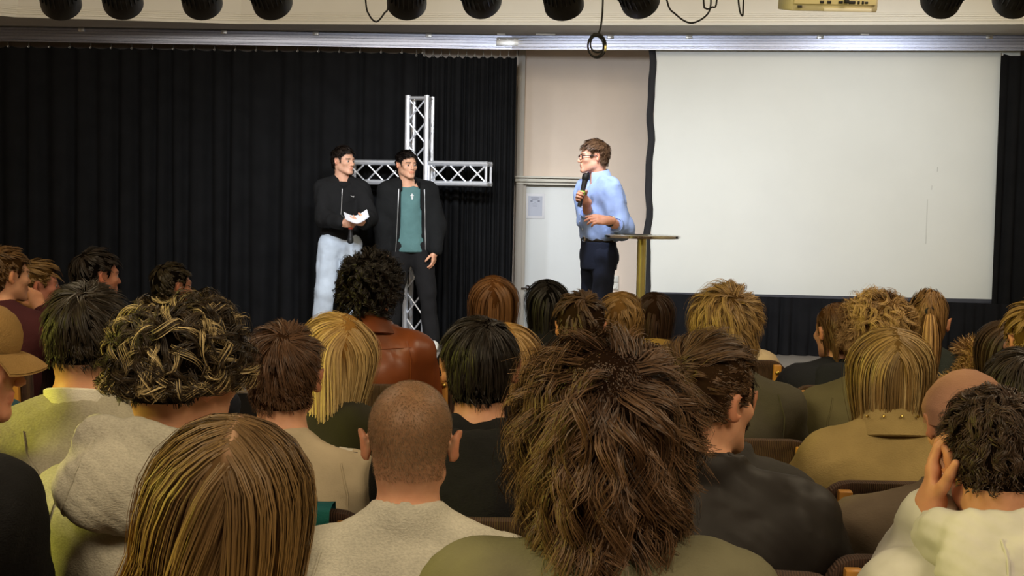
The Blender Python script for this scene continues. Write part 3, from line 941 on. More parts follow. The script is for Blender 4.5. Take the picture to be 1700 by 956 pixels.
    for k in 'LR':
        a = J['an'+k]; s = -1 if k == 'L' else 1
        ss = .011 if st or p.get('cross') else .018
        S_ = Field(axis(a[0]-.09, a[0]+.09, ss), axis(a[1]-.12, a[1]+.25, ss), axis(-.02, .16, ss))
        S_.cap((a[0], a[1]-.03, .05), (a[0]+s*.01, a[1]+.10, .045), .040, .042, .03)
        S_.cap((a[0]+s*.01, a[1]+.10, .042), (a[0]+s*.015, a[1]+.16, .034), .044, .034, .03)
        S_.cap((a[0], a[1], .08), (a[0], a[1], .11), .044, .044, .02)
        S_.half((0, 0, -1), (0, 0, .004))
        if p.get('cross') and k == 'L':
            fy_ = unit((1.0, .25, -.12)); fz_ = unit(np.array((0, -.75, .6))-fy_*np.dot((0, -.75, .6), fy_))
            S_ = Field(*[axis(a[q]-.24, a[q]+.24, .011) for q in range(3)]).frame(np.stack([np.cross(fy_, fz_), fy_, fz_], 1), a-fz_*.075)
            S_.cap((0, -.03, .05), (.01, .10, .045), .040, .042, .03)
            S_.cap((.01, .10, .042), (.015, .16, .034), .044, .034, .03)
            S_.cap((0, 0, .08), (0, 0, .11), .044, .044, .02).frame()
        V, Q = S_.mesh(); mesh_np('shoe', V, Q, p.get('shoe') or mat('shoe dark', (.02, .02, .022), .6), root)
    # ---- hair
    if hk is not None:
        bcap = None
        if hk.get('long'):
            bcap = [(J['shL']+np.array((.02, -.0, -.02)), J['shR']+np.array((-.02, -.0, -.02)), .058+gi),
                    (scn+np.array((-.05, -.035, -.30)), scn+np.array((-.05, -.035, -.04)), .074+gi),
                    (scn+np.array((.05, -.035, -.30)), scn+np.array((.05, -.035, -.04)), .074+gi)]
            if 'hood' in g: bcap.append((nb+np.array((-.05, -.09, -.05)), nb+np.array((.05, -.09, -.05)), .055))
        kw = {k_: v_ for k_, v_ in hk.items() if k_ not in ('long',)}
        V, Q, C = make_hair(kw, Rh, h, bcap, p.get('seed', 1))
        mesh_np('hair', V, Q, hair_mat(), root, col=C)
    return dict(root=root, h=h, R=Rh, J=J, nb=nb, scn=scn, hip=hip, base=base, yaw=yaw, toL=toL, zb=zb, mid=mid)
def eye_mat():
    if 'eye' in MATS: return MATS['eye']
    m = bpy.data.materials.new('eye'); m.use_nodes = True
    nt, N, L, B = nodes_of(m)
    a = N.new('ShaderNodeAttribute'); a.attribute_name = 'Col'
    L.new(a.outputs['Color'], B.inputs['Base Color']); B.inputs['Roughness'].default_value = .15
    MATS['eye'] = m
    return m
# ------------------------------------------------------------------ the hall
def atz(px, py, z):
    d = RC @ np.array([(px-850)/FPX, -(py-478)/FPX, -1.0])
    return np.array([0, 0, CAMH])+d*((z-CAMH)/d[2])
FLOOR_S = .30
M_wall = mat('wall cream', srgb(238, 222, 206), .85, var=.03, scale=3, bump=.05)
M_white = mat('white paint', srgb(226, 222, 210), .55, var=.02, scale=4, bump=.03)
M_ceil = mat('ceiling paint', srgb(205, 200, 188), .8, var=.02, scale=3, bump=.03)
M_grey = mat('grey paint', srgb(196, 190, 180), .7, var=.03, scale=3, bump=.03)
M_floor = mat('floor wood', srgb(86, 62, 44), .5, kind='wood', var=.2, scale=14)
M_stage = mat('stage floor', srgb(150, 142, 132), .55, var=.06, scale=5, bump=.05)
M_black = mat('black cloth', (.0075, .0077, .0085), .95, kind='fabric', var=.2, scale=6, bump=.2, spec=.15)
M_black2 = mat('black skirt cloth', (.0095, .0097, .0115), .95, kind='fabric', var=.2, scale=6, bump=.2, spec=.15)
M_alu = mat('brushed aluminium', srgb(152, 157, 174), .32, 1.0, var=.06, scale=40, bump=.03)
M_chrome = mat('chrome', srgb(225, 225, 228), .12, 1.0, var=.03, bump=0)
M_dark = mat('dark plastic', (.012, .012, .012), .45, var=.2, scale=30, bump=.05)
M_rubber = mat('black rubber', (.008, .008, .008), .6, var=.2, bump=0)

struct(MB().box((0, 5.2, -.05), (12.6, 16.8, .1)).build('floor', M_floor))
struct(MB().box((0, 5.2, 3.95), (12.6, 16.8, .1)).build('ceiling', M_ceil))
struct(MB().box((-6.25, 5.2, 1.95), (.1, 16.8, 3.9)).build('wall_left', M_wall))
struct(MB().box((6.25, 5.2, 1.95), (.1, 16.8, 3.9)).build('wall_right', M_wall))
struct(MB().box((0, 13.45, 1.95), (12.6, .1, 3.9)).build('wall_front', M_wall))
struct(MB().box((0, -3.2, 1.95), (12.6, .1, 3.9)).build('wall_rear', M_wall))
stg = struct(MB().box((0, 11.05, .15), (12.3, 3.7, .30), .006).build('stage', M_stage))
struct(MB().box((0, 9.18, .14), (12.3, .03, .28)).build('trim_1', M_dark, None))
# wall recess strip, ledge and door behind the speaker
struct(MB().box((.055, 13.34, 1.65), (.07, .12, 3.1), .004).build('trim_2', M_grey))
Lz = at(900, 299, 13.25)[2]
struct(MB().box((.47, 13.32, Lz), (.92, .16, .036), .008).box((.47, 13.30, Lz+.028), (.92, .20, .018), .005).box((.47, 13.33, Lz-.035), (.90, .12, .02), .004).build('trim_3', M_white))
dt = Lz-.05
door = struct(MB().box((.51, 13.385, dt/2), (.80, .03, dt), .004).build('door_1', mat('door white', srgb(222, 226, 226), .45, var=.015, scale=3, bump=.02)))
o = MB().box((.105, 13.36, dt/2), (.035, .08, dt), .004).box((.925, 13.36, dt/2), (.035, .08, dt), .004).build('door_frame', M_grey, door)
hz = at(868, 479, 13.2)
mb = MB(); mb.lathe([(0, 0), (.026, 0), (.026, .008), (0, .008)], orient((.155, 13.37, hz[2]), (0, -1, 0)), 16)
mb.tube([(.155, 13.365, hz[2]), (.155, 13.32, hz[2]), (.15, 13.30, hz[2]), (.06, 13.295, hz[2]+.002)], .010, 8)
mb.build('door_handle', M_chrome, door)
# bulkhead with its moulding
ZM = 3.135
pl = [atz(-40, 10, ZM), atz(30, 29, ZM), atz(400, 40, ZM), atz(850, 42, ZM), atz(1275, 42, ZM), atz(1740, 38, ZM)]
pl[0][0] = -6.2
pl = [np.array((q[0], q[1])) for q in pl]; pl[0] = np.array((-6.2, pl[1][1]-1.3)); pl[-1] = np.array((6.2, pl[-1][1]-.25))
mb = MB(); mb.prism([tuple(q) for q in pl]+[(6.2, 13.4), (-6.2, 13.4)], ZM, 3.9)
struct(mb.build('bulkhead', M_white, smooth=False))
prof = [(.0, ZM+.100), (.014, ZM+.096), (.014, ZM+.082), (.008, ZM+.078), (.008, ZM+.068), (.030, ZM+.060), (.030, ZM+.046), (.024, ZM+.042),
        (.024, ZM+.030), (.050, ZM+.020), (.050, ZM-.004), (.0, ZM-.004)]
mb = MB(); mb.grid([[(q[0], q[1]-o_, z) for q in pl] for o_, z in prof])
struct(mb.build('trim_4', M_white, smooth=False))
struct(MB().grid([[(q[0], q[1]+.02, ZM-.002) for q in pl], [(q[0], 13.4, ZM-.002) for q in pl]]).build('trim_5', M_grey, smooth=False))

# aluminium curtain rail in two lengths, with clips and a joint plate
zr = 3.062
ra = [np.array((-6.0, 12.60)), np.array((-.043, 12.45)), np.array((6.0, 11.50))]
rail = empty('curtain_rail', (-.043, 12.45, zr), 0, 'long grooved aluminium curtain rail under the white bulkhead', 'rail')
def railprof():
    p = [(-.0, .062), (-.020, .062)]
    for k in range(4):
        z = .055-.026*k
        p += [(-.026, z), (-.026, z-.018), (-.019, z-.020), (-.019, z-.025)]
    p += [(-.026, -.052), (-.026, -.056), (-.010, -.056), (-.010, -.062), (-.034, -.062), (-.034, -.070), (0, -.070)]
    return p
for a, b in zip(ra, ra[1:]):
    mb = MB()
    mb.grid([[(q[0]+.043, q[1]-12.45+dy, z) for q in (a, a*.75+b*.25, a*.5+b*.5, a*.25+b*.75, b)] for dy, z in railprof()])
    mb.build('rail_length', M_alu, rail, angle=20)
M_clip = mat('clip metal', srgb(190, 190, 188), .35, .8, bump=.05)
def rail_at(px):
    lo, hi = -6.0, 6.0
    for _ in range(40):
        x = (lo+hi)/2
        y = np.interp(x, [q[0] for q in ra], [q[1] for q in ra])
        d = RC @ np.array([(px-850)/FPX, -(68-478)/FPX, -1.0]); t = y/d[1]
        if d[0]*t > x: lo = x
        else: hi = x
    return x, np.interp(x, [q[0] for q in ra], [q[1] for q in ra])
for px in (137, 373, 525, 712, 1143, 1360, 1640, 1013):
    x, y = rail_at(px)
    mb = MB().box((x+.043, y-12.45-.034, .044), (.055, .016, .034), .003).lathe([(0, .016), (.011, .014), (.012, 0)], orient((x+.043, y-12.45-.040, .042), (0, -1, 0)), 10)
    mb.build('clip', M_clip, rail)
x, y = rail_at(848)
mb = MB().box((x+.043, y-12.45-.030, .0), (.26, .010, .075), .002)
for i in range(4):
    for j in (-1, 1): mb.lathe([(0, .006), (.006, .005), (.007, 0)], orient((x-.06+i*.07, y-12.45-.034, j*.024), (0, -1, 0)), 8)
mb.build('joint_plate', M_clip, rail)
for px in (832, 905, 1434):
    x, y = rail_at(px)
    MB().box((x+.043, y-12.45-.02, .070), (.075 if px != 905 else .18, .03, .020), .004).build('cable_clip', M_white, rail)

# curtains
def curtain(name, label, x0, x1, y0, y1, zt, zb, folds, amp, seed, m, hooks=0, irregular=.5, scal=.022, group=None):
    r = np.random.default_rng(seed)
    n = max(60, int(folds*10)); nz = 9
    u = np.linspace(0, 1, n)
    ph = np.cumsum(1+irregular*np.interp(u, np.linspace(0, 1, int(folds)+2), r.uniform(-1, 1, int(folds)+2)))
    ph = ph/ph[-1]*folds*2*PI
    am = amp*(1+.5*np.interp(u, np.linspace(0, 1, int(folds)+2), r.uniform(-1, 1, int(folds)+2)))
    cx, cy = (x0+x1)/2, (y0+y1)/2
    rows = []
    for k in range(nz):
        t = k/(nz-1)
        a = am*(.45+.75*t)
        w_ = np.sin(ph)+.28*np.sin(2*ph+1+t)
        X = x0+(x1-x0)*u+.2*a*np.sin(ph*.5+2*t)*(.3+t); Y = y0+(y1-y0)*u-a*w_
        Z = zt+(zb-zt)*t+(0 if k else 1)*(-scal*np.abs(np.sin(u*PI*max(hooks, 1))))
        rows.append(np.stack([X-cx, Y-cy, Z-zb+0*u], 1))
    V = np.array(rows)
    Vb = V.copy(); Vb[..., 1] += .006
    A = V.reshape(-1, 3); B = Vb.reshape(-1, 3)
    i = (np.arange(nz-1)[:, None]*n+np.arange(n-1)[None]).ravel()
    Q1 = np.stack([i, i+n, i+n+1, i+1], 1); Q2 = Q1[:, ::-1]+len(A)
    root = empty(name, (cx, cy, zb), 0, label, 'curtain', group)
    mesh_np('cloth', np.vstack([A, B]), np.vstack([Q1, Q2]), m, root)
    for k in range(hooks+1):
        uu = k/hooks if hooks else 0
        if not hooks: break
        X = x0+(x1-x0)*uu-cx; Y = y0+(y1-y0)*uu-cy
        if k == 0:
            mb = MB()
            mb.tube([(0, 0, .035), (0, -.012, .02), (0, -.016, -.005), (0, -.004, -.016), (0, .006, -.006)], .003, 5)
            mb.lathe([(.006, 0), (.010, .002), (.011, 0)], orient((0, -.02, -.014), (0, -1, 0)), 8)
            hk = mb.build('hook', M_clip, root); hk.location = (X, Y-.012, zt-zb)
            first = hk
        else:
            hk = first.copy(); COL.objects.link(hk); hk.location = (X, Y-.012, zt-zb)
    return root
zt = 2.972
curtain('stage_curtain', 'wide black stage curtain in broad folds on the left of the stage', -6.05, -.86, 12.72, 12.58, zt, .302, 26, .045, 3, M_black, 27, .5)
curtain('stage_curtain', 'black curtain gathered in tight folds behind the truss cross and beside the door', -.92, .005, 12.60, 12.52, zt-.02, .302, 17, .040, 5, M_black, 12, .5, .03)
curtain('stage_curtain', 'black curtain hanging at the right edge beside the white screen', 4.175, 6.0, 11.80, 11.50, zt+.0, .302, 13, .035, 8, M_black, 7, .4)
curtain('stage_skirt', 'low black pleated cloth hanging below the projection screen', 1.16, 4.40, 12.20, 11.66, .815, .302, 30, .022, 11, M_black2, 0, .6, 0)

# projection screen
s0, s1 = np.array((1.262, 12.42)), np.array((4.33, 11.95))
zb0, zb1 = at(1083, 485, 12.42)[2], at(1635, 497, 11.95)[2]
scr = empty('projection_screen', (s0[0], s0[1], .9), 0, 'large white projection screen with black cloth border hanging beside the speaker', 'screen')
M_scr = mat('screen white', srgb(226, 228, 222), .62, var=.02, scale=2.5, bump=.04)
L2 = s1-s0
def sp(u, z, d=0): return (L2[0]*u+.15*d*0, L2[1]*u-d, z-.9)
ub = (4.372-s0[0])/L2[0]
mb = MB()
rows = [[sp(u, (zb0+(zb1-zb0)*u)*(1-t)+3.06*t, .012) for u in np.linspace(0, 1.02, 13)] for t in np.linspace(0, 1, 7)]
mb.grid(rows); mb.grid([[(x, y+.012, z) for x, y, z in r_] for r_ in rows])
mb.build('screen_sheet', M_scr, scr)
M_edge = mat('border cloth', (.014, .014, .017), .8, kind='fabric', bump=.2)
mb = MB(); rows = []
for t in np.linspace(0, 1, 30):
    z = (zb0-.02)*(1-t)+3.06*t; wv = .008*math.sin(t*23)+.005*math.sin(t*41+1)
    rows.append([(-.062+wv+q*.064, .016*math.sin(t*31)*(1-q)-.022-.012*math.sin(q*PI), z-.9) for q in np.linspace(0, 1, 6)])
mb.grid(rows); mb.build('side_border', M_edge, scr)
mb = MB(); rows = []
for u in np.linspace(-.02, 1.02, 50):
    z = zb0+(zb1-zb0)*u
    rows.append([(L2[0]*u, L2[1]*u-.022-.014*math.sin(q*PI)-.004*math.sin(u*60), z+.004-q*.062+.006*math.sin(u*34)*q-.9) for q in np.linspace(0, 1, 6)])
mb.grid(rows); mb.build('bottom_border', mat('border grey cloth', (.032, .034, .046), .7, kind='fabric', bump=.2), scr)
for px, y0, y1 in ((1542, 331, 405), (1549, 308, 315), (1558, 277, 285)):
    a = at(px, y0, 12.0); b = at(px-2, y1, 12.0)
    u = (a[0]-s0[0])/L2[0]
    q = sp(u, (a[2]+b[2])/2, .0135)
    MB().box(q, (.004, .001, abs(a[2]-b[2]))).build('scratch', mat('scratch grey', srgb(186, 186, 180), .6), scr)

# notice, sockets on the back wall
a, b = at(873, 321, 13.36), at(904, 363, 13.36)
nt = empty('notice', ((a[0]+b[0])/2, 13.362, (a[2]+b[2])/2), 0, 'white printed notice sheet taped to the white door', 'notice')
w_, h_ = b[0]-a[0], a[2]-b[2]
MB().box((0, 0, 0), (w_, .004, h_), .001).build('sheet', mat('paper white', srgb(236, 238, 244), .6, var=.01, bump=0), nt)
mb = MB()
MB().box((0, -.0026, 0), (w_*.74, .001, h_*.80)).build('printed_panel', mat('print tint', srgb(200, 206, 222), .6, var=.02, bump=0), nt)
mb = MB()
for k, (l, yy) in enumerate(((.42, .33), (.34, .25), (.10, .15), (.26, .08), (.22, .0))): mb.box((-.02*w_, -.0035, h_*yy), (w_*l, .001, h_*.022))
mb.box((-.2*w_, -.0035, h_*.20), (w_*.12, .001, h_*.07)).box((.18*w_, -.0035, h_*.20), (w_*.12, .001, h_*.07))
tag(mb.build('print', mat('print grey', srgb(140, 146, 164), .7, bump=0), nt), kind='stuff')
M_sock = mat('socket white', srgb(232, 232, 224), .4, var=.01, bump=0)
for yy, lb in ((463, 'white light switch plate on the beige wall, above the socket'), (475, 'white wall socket just below the switch plate')):
    q = at(1020, yy, 13.38)
    r_ = empty('wall_socket', (q[0], 13.385, q[2]), 0, lb, 'socket')
    MB().box((0, 0, 0), (.082, .02, .068), .006).build('plate', M_sock, r_)
    mb = MB()
    if yy == 475: mb.lathe([(0, .004), (.018, .004), (.021, .012), (.024, .012)], orient((0, -.004, 0), (0, -1, 0)), 16)
    else: mb.box((0, -.012, 0), (.052, .008, .050), .004)
    mb.build('rocker' if yy == 463 else 'socket_insert', M_sock, r_)

# truss cross
tc = np.array((-.857, 12.27))
M_truss = mat('truss aluminium', srgb(222, 226, 234), .30, .55, var=.05, scale=60, bump=.04)
tr = empty('truss_cross', (tc[0], tc[1], .30), rad(-13), 'tall bright aluminium truss cross standing before the black curtain', 'cross')
hh = .088
def tube1(name, a, b, r): MB().tube([a, b], r, 8).build(name, M_truss, tr)
ztop = 2.245
for sx in (-1, 1):
    for sy in (-1, 1):
        tube1('upright_chord', (sx*hh, sy*hh, .012), (sx*hh, sy*hh, ztop), .025 if sy < 0 else .021)
def lace(p0, p1, q0, q1, n, r=.008):
    """crossed braces between the chord p0-p1 and the chord q0-q1"""
    p0, p1, q0, q1 = map(np.array, (p0, p1, q0, q1))
    for i in range(n):
        a, b = i/n, (i+1)/n
        tube1('brace', tuple(p0+(p1-p0)*a), tuple(q0+(q1-q0)*b), r)
        tube1('brace', tuple(q0+(q1-q0)*a), tuple(p0+(p1-p0)*b), r)
lace((-hh, -hh, .03), (-hh, -hh, 1.44), (hh, -hh, .03), (hh, -hh, 1.44), 6)
lace((-hh, -hh, 1.60), (-hh, -hh, ztop-.02), (hh, -hh, 1.60), (hh, -hh, ztop-.02), 3)
lace((hh, -hh, .03), (hh, -hh, ztop-.02), (hh, hh, .03), (hh, hh, ztop-.02), 8, .006)
lace((-hh, -hh, .03), (-hh, -hh, ztop-.02), (-hh, hh, .03), (-hh, hh, ztop-.02), 8, .006)
for z in (.02, ztop-.02):
    for a, b in (((-hh, -hh), (hh, -hh)), ((hh, -hh), (hh, hh)), ((hh, hh), (-hh, hh)), ((-hh, hh), (-hh, -hh))):
        tube1('end_bar', (*a, z), (*b, z), .012)
zc = 1.855-.30
for s in (-1, 1):
    x0, x1 = s*(hh+.028), s*.655
    for sy in (-1, 1):
        for sz in (-1, 1):
            tube1('arm_chord', (x0, sy*hh, zc+sz*hh), (x1, sy*hh, zc+sz*hh), .023)
    lace((x0, -hh, zc-hh), (x1, -hh, zc-hh), (x0, -hh, zc+hh), (x1, -hh, zc+hh), 3)
    lace((x0, -hh, zc+hh), (x1, -hh, zc+hh), (x0, hh, zc+hh), (x1, hh, zc+hh), 3, .006)
    for xx in (x0, x1-s*.012):
        for a, b in (((-hh, -hh), (hh, -hh)), ((hh, -hh), (hh, hh)), ((hh, hh), (-hh, hh)), ((-hh, hh), (-hh, -hh))):
            tube1('end_bar', (xx, a[0], zc+a[1]), (xx, b[0], zc+b[1]), .012)
MB().box((0, 0, .006), (.42, .42, .012), .003).build('base_plate', M_dark, tr)

# bistro table
q = at(1066, 390, 9.5)
tb = empty('bistro_table', (q[0], q[1], .30), 0, 'round standing table on a shiny brass chrome pole beside the speaker', 'table')
zt_ = q[2]-.30
mb = MB(); mb.lathe([(0, zt_-.022), (.255, zt_-.022), (.264, zt_-.012), (.264, zt_-.004), (.258, zt_), (0, zt_)], None, 40)
mb.build('table_top', mat('table top', srgb(120, 112, 86), .12, .0, var=.55, scale=9, bump=0, color2=srgb(214, 210, 196)), tb)
mb = MB(); mb.lathe([(.262, zt_-.018), (.270, zt_-.018), (.270, zt_-.003), (.262, zt_-.003)], None, 40); mb.build('table_rim', M_chrome, tb)
M_brassy = mat('brassy', srgb(232, 222, 150), .28, .75, var=.06, bump=.02)  # yellow reflection on the chrome table stand, put into its base colour
mb = MB(); mb.lathe([(.032, .03), (.032, zt_-.022)], None, 20); mb.build('pole', M_brassy, tb)
mb = MB(); mb.lathe([(0, 0), (.21, 0), (.21, .012), (.10, .03), (.035, .045), (0, .045)], None, 32); mb.build('base', M_brassy, tb)
q2 = at(1055, 386, 9.45)
MB().box((q2[0], 9.47, zt_+.30+.003), (.16, .20, .006), .001).build('booklet', mat('booklet cover', srgb(60, 58, 52), .5), None)
o = bpy.data.objects['booklet']; tag(o, 'thin dark booklet lying on the round standing table', 'booklet')

# lamps above the stage
bar = empty('lighting_bar', (0, SPOT_Y, 3.30), 0, 'horizontal pipe under the ceiling carrying the stage spotlights', 'lighting bar')
MB().tube([(-6.15, 0, 0), (6.15, 0, 0)], .025, 10).build('pipe', M_dark, bar)
for x in (-4, -1.3, 1.6, 4.2): MB().tube([(x, 0, .02), (x, 0, .60)], .012, 8).build('drop_rod', M_dark, bar)
M_lampb = mat('lamp black', (.010, .010, .009), .45, var=.25, scale=30, bump=.1)
M_lens = mat('lamp lens', srgb(230, 238, 250), .2, bump=0, emit=(.86, .92, 1, 6))
ORD = ('first', 'second', 'third', 'fourth', 'fifth', 'sixth', 'seventh', 'eighth', 'ninth', 'tenth')
M_tag = mat('lamp label', srgb(150, 150, 130), .6, bump=0)
for i, (px, aim) in enumerate(zip(SPOTX, SPOT_AIM)):
    c = at(px, -16, SPOT_Y)
    aimv = Vector(aim)-Vector(c); aimv.normalize()
    r_ = empty('stage_spotlight', c, 0, f'{ORD[i]} black finned stage spotlight from the left, hanging above the stage front', 'spotlight', 'stage spotlights on the bar')
    M = orient((0, 0, 0), aimv)
    mb = MB(); mb.lathe([(0, -.135), (.05, -.133), (.082, -.120), (.105, -.095), (.115, -.05), (.118, .02), (.124, .03), (.126, .14), (.118, .142), (.112, .115), (0, .115)], M, 28)
    mb.build('housing', M_lampb, r_)
    mb = MB()
    for k in range(26):
        a = 2*PI*k/26
        Rm = M @ Matrix.Rotation(a, 4, 'Z')
        mb.prism([(.066, -.132), (.098, -.112), (.126, -.075), (.129, .02), (.10, .02), (.07, -.11)], -.0028, .0028, Rm @ Matrix.Rotation(PI/2, 4, 'X'))
    mb.build('cooling_fins', M_lampb, r_, smooth=False)
    mb = MB(); mb.lathe([(0, .118), (.111, .118)], M, 24); mb.build('lens', M_lens, r_)
    up = Vector((0, 0, 1)); x = aimv.cross(up).normalized()
    zt2 = 3.30-c[2]
    mb = MB(); mb.tube([tuple(x*.132), tuple(x*.136+Vector((0, 0, .08))), tuple(x*.10+Vector((0, 0, zt2*.62))), (0, 0, zt2*.7), tuple(-x*.10+Vector((0, 0, zt2*.62))), tuple(-x*.136+Vector((0, 0, .08))), tuple(-x*.132)], .010, 6)
    mb.build('yoke', M_lampb, r_)
    mb = MB(); mb.box((0, 0, zt2*.7+.03), (.05, .06, .06), .005).box((0, 0, zt2-.012), (.045, .085, .085), .01)
    mb.tube([(0, 0, zt2*.7), (0, 0, zt2)], .012, 6); mb.build('clamp', M_lampb, r_)
    mb = MB()
    bx = M @ Vector((0, 0, -.128)); back = -aimv
    for s in (-1, 1):
        p0 = M @ Vector((s*.03, .02, -.133)); mb.tube([p0, p0+back*.03, p0+back*.05+Vector((0, 0, .02)), p0+back*.05+Vector((0, 0, .10)), Vector((s*.05, 0, zt2*.9))], .008, 6)
    mb.build('power_lead', M_rubber, r_)
    t_ = M @ Matrix.Rotation(-PI/2+.35*(i % 3-1), 4, 'Z')
    MB().box((0, 0, 0), (.048, .026, .002)).build('rating_label', M_tag, r_).matrix_local = t_ @ Matrix.Translation((.119, 0, .075)) @ Matrix.Rotation(PI/2, 4, 'Y') @ Matrix.Rotation(PI/2, 4, 'Z')
# dangling cables
def cable(label, pts, r=.006, col=None):
    P = [Vector([float(v) for v in at(x, y, d)]) for x, y, d in pts]
    out = []
    for i in range(len(P)-1):
        p0, p1, p2, p3 = P[max(i-1, 0)], P[i], P[i+1], P[min(i+2, len(P)-1)]
        for t in np.linspace(0, 1, 7)[:-1]:
            t = float(t)
            out.append(.5*((2*p1)+(p2-p0)*t+(2*p0-5*p1+4*p2-p3)*t*t+(3*p1-p0-3*p2+p3)*t**3))
    out.append(P[-1])
    mb = MB(); mb.tube(out, r, 6)
    return mb, tag
def cable_thing(label, pts, r=.0055):
    mb, _ = cable(label, pts, r)
    tag(mb.build('cable', M_rubber), label, 'cable', 'cables above the stage')
D_ = 8.4
cable_thing('thin black cable looping down beside the fifth spotlight', [(604, -100, D_), (607, 0, D_), (613, 25, D_), (625, 36, D_), (638, 22, D_), (645, 4, D_), (650, -100, D_)])
cable_thing('black cable sagging in a curve right of the eighth spotlight', [(1095, -100, D_), (1107, 0, D_), (1122, 24, D_), (1146, 38, D_), (1170, 28, D_), (1180, 8, D_), (1178, -40, D_), (1180, -100, D_)])
cable_thing('short black cable hanging with a plug by the sagging cable', [(1166, -100, D_), (1168, 0, D_), (1172, 14, D_), (1182, 12, D_), (1190, 0, D_), (1192, -100, D_)])
cable_thing('narrow loop of black cable left of the projector', [(1222, -100, D_), (1226, 2, D_), (1232, 26, D_), (1234, 8, D_), (1237, -100, D_)])
cr = empty('coiled_cable', at(990, 60, D_), 0, 'black cable hanging straight down into a tied coil before the rail', 'cable')
o_ = at(990, 60, D_)
mb, _ = cable('', [(1002, -100, D_), (1001, 0, D_), (998, 40, D_), (993, 58, D_)]); mb_o = mb.build('drop', M_rubber, cr); mb_o.location = tuple(-o_)
mb = MB()
for k, (cx_, cy_, rx, ry) in enumerate(((991, 76, 15, 20), (989, 77, 13, 17), (992, 73, 12, 14))):
    mb.tube([Vector([float(v) for v in (at(cx_+rx*math.cos(a), cy_+ry*math.sin(a), D_+.004*k)-o_)]) for a in np.linspace(0, 2*PI, 28, endpoint=False)], .0055, 6, closed=True)
mb.build('coil', M_rubber, cr)
MB().box(at(990, 58, D_)-o_, (.045, .03, .022), .006).build('tie', M_rubber, cr)
q = at(1005, 80, D_)-o_; MB().box(q, (.012, .012, .04), .003).build('plug', M_brassy, cr)

# projector
a = at(1312, 20, 6.2); b = at(1457, 20, 6.2)
wp = b[0]-a[0]; z0 = (a[2]+b[2])/2
pj = empty('projector', ((a[0]+b[0])/2, 6.2, z0), 0, 'cream projector hanging from the ceiling, its socket panel towards the hall', 'projector')
M_proj = mat('projector cream', srgb(232, 224, 190), .5, var=.03, bump=.02)
MB().box((0, .16, .075), (wp, .32, .15), .012).build('body', M_proj, pj)
MB().box((.06, -.003, .010), (wp*.55, .012, .016), .003).build('lower_lip', M_white, pj)
MB().box((0, -.004, .085), (wp*.94, .008, .105), .004).build('socket_panel', mat('projector panel', srgb(222, 212, 168), .5, var=.03, bump=.02), pj)
for px, wd, ht in ((1364, .018, .014), (1376, .018, .014), (1395, .02, .012), (1414, .03, .014), (1425, .010, .014), (1432, .010, .014), (1438, .014, .010)):
    q = at(px, 5, 6.19)
    MB().box((q[0]-pj.location[0], -.008, .044), (wd, .008, ht), .002).build('socket', M_dark, pj)
q = at(1404, 4, 6.19); MB().box((q[0]-pj.location[0], -.02, .050), (.018, .03, .022), .004).tube([(q[0]-pj.location[0], -.03, .055), (q[0]-pj.location[0], -.04, .10), (q[0]-pj.location[0]+.01, .0, .2), (0, .1, .3)], .005, 6).build('plug', M_rubber, pj)
MB().box((-wp*.40, -.009, .022), (.02, .006, .010), .001).build('foot_catch', M_dark, pj)
o = MB().tube([(0, 0, 0), (0, 0, 3.9-z0-.17)], .022, 10).box((0, 0, 3.9-z0-.18), (.16, .16, .02), .003).build('ceiling_mount', M_white, pj)
Mx = Matrix.Rotation(rad(9), 4, 'X'); o.matrix_local = Mx.inverted() @ Matrix.Translation(Mx @ Vector((0, .16, .148)))
pj.rotation_euler = (rad(9), 0, 0)
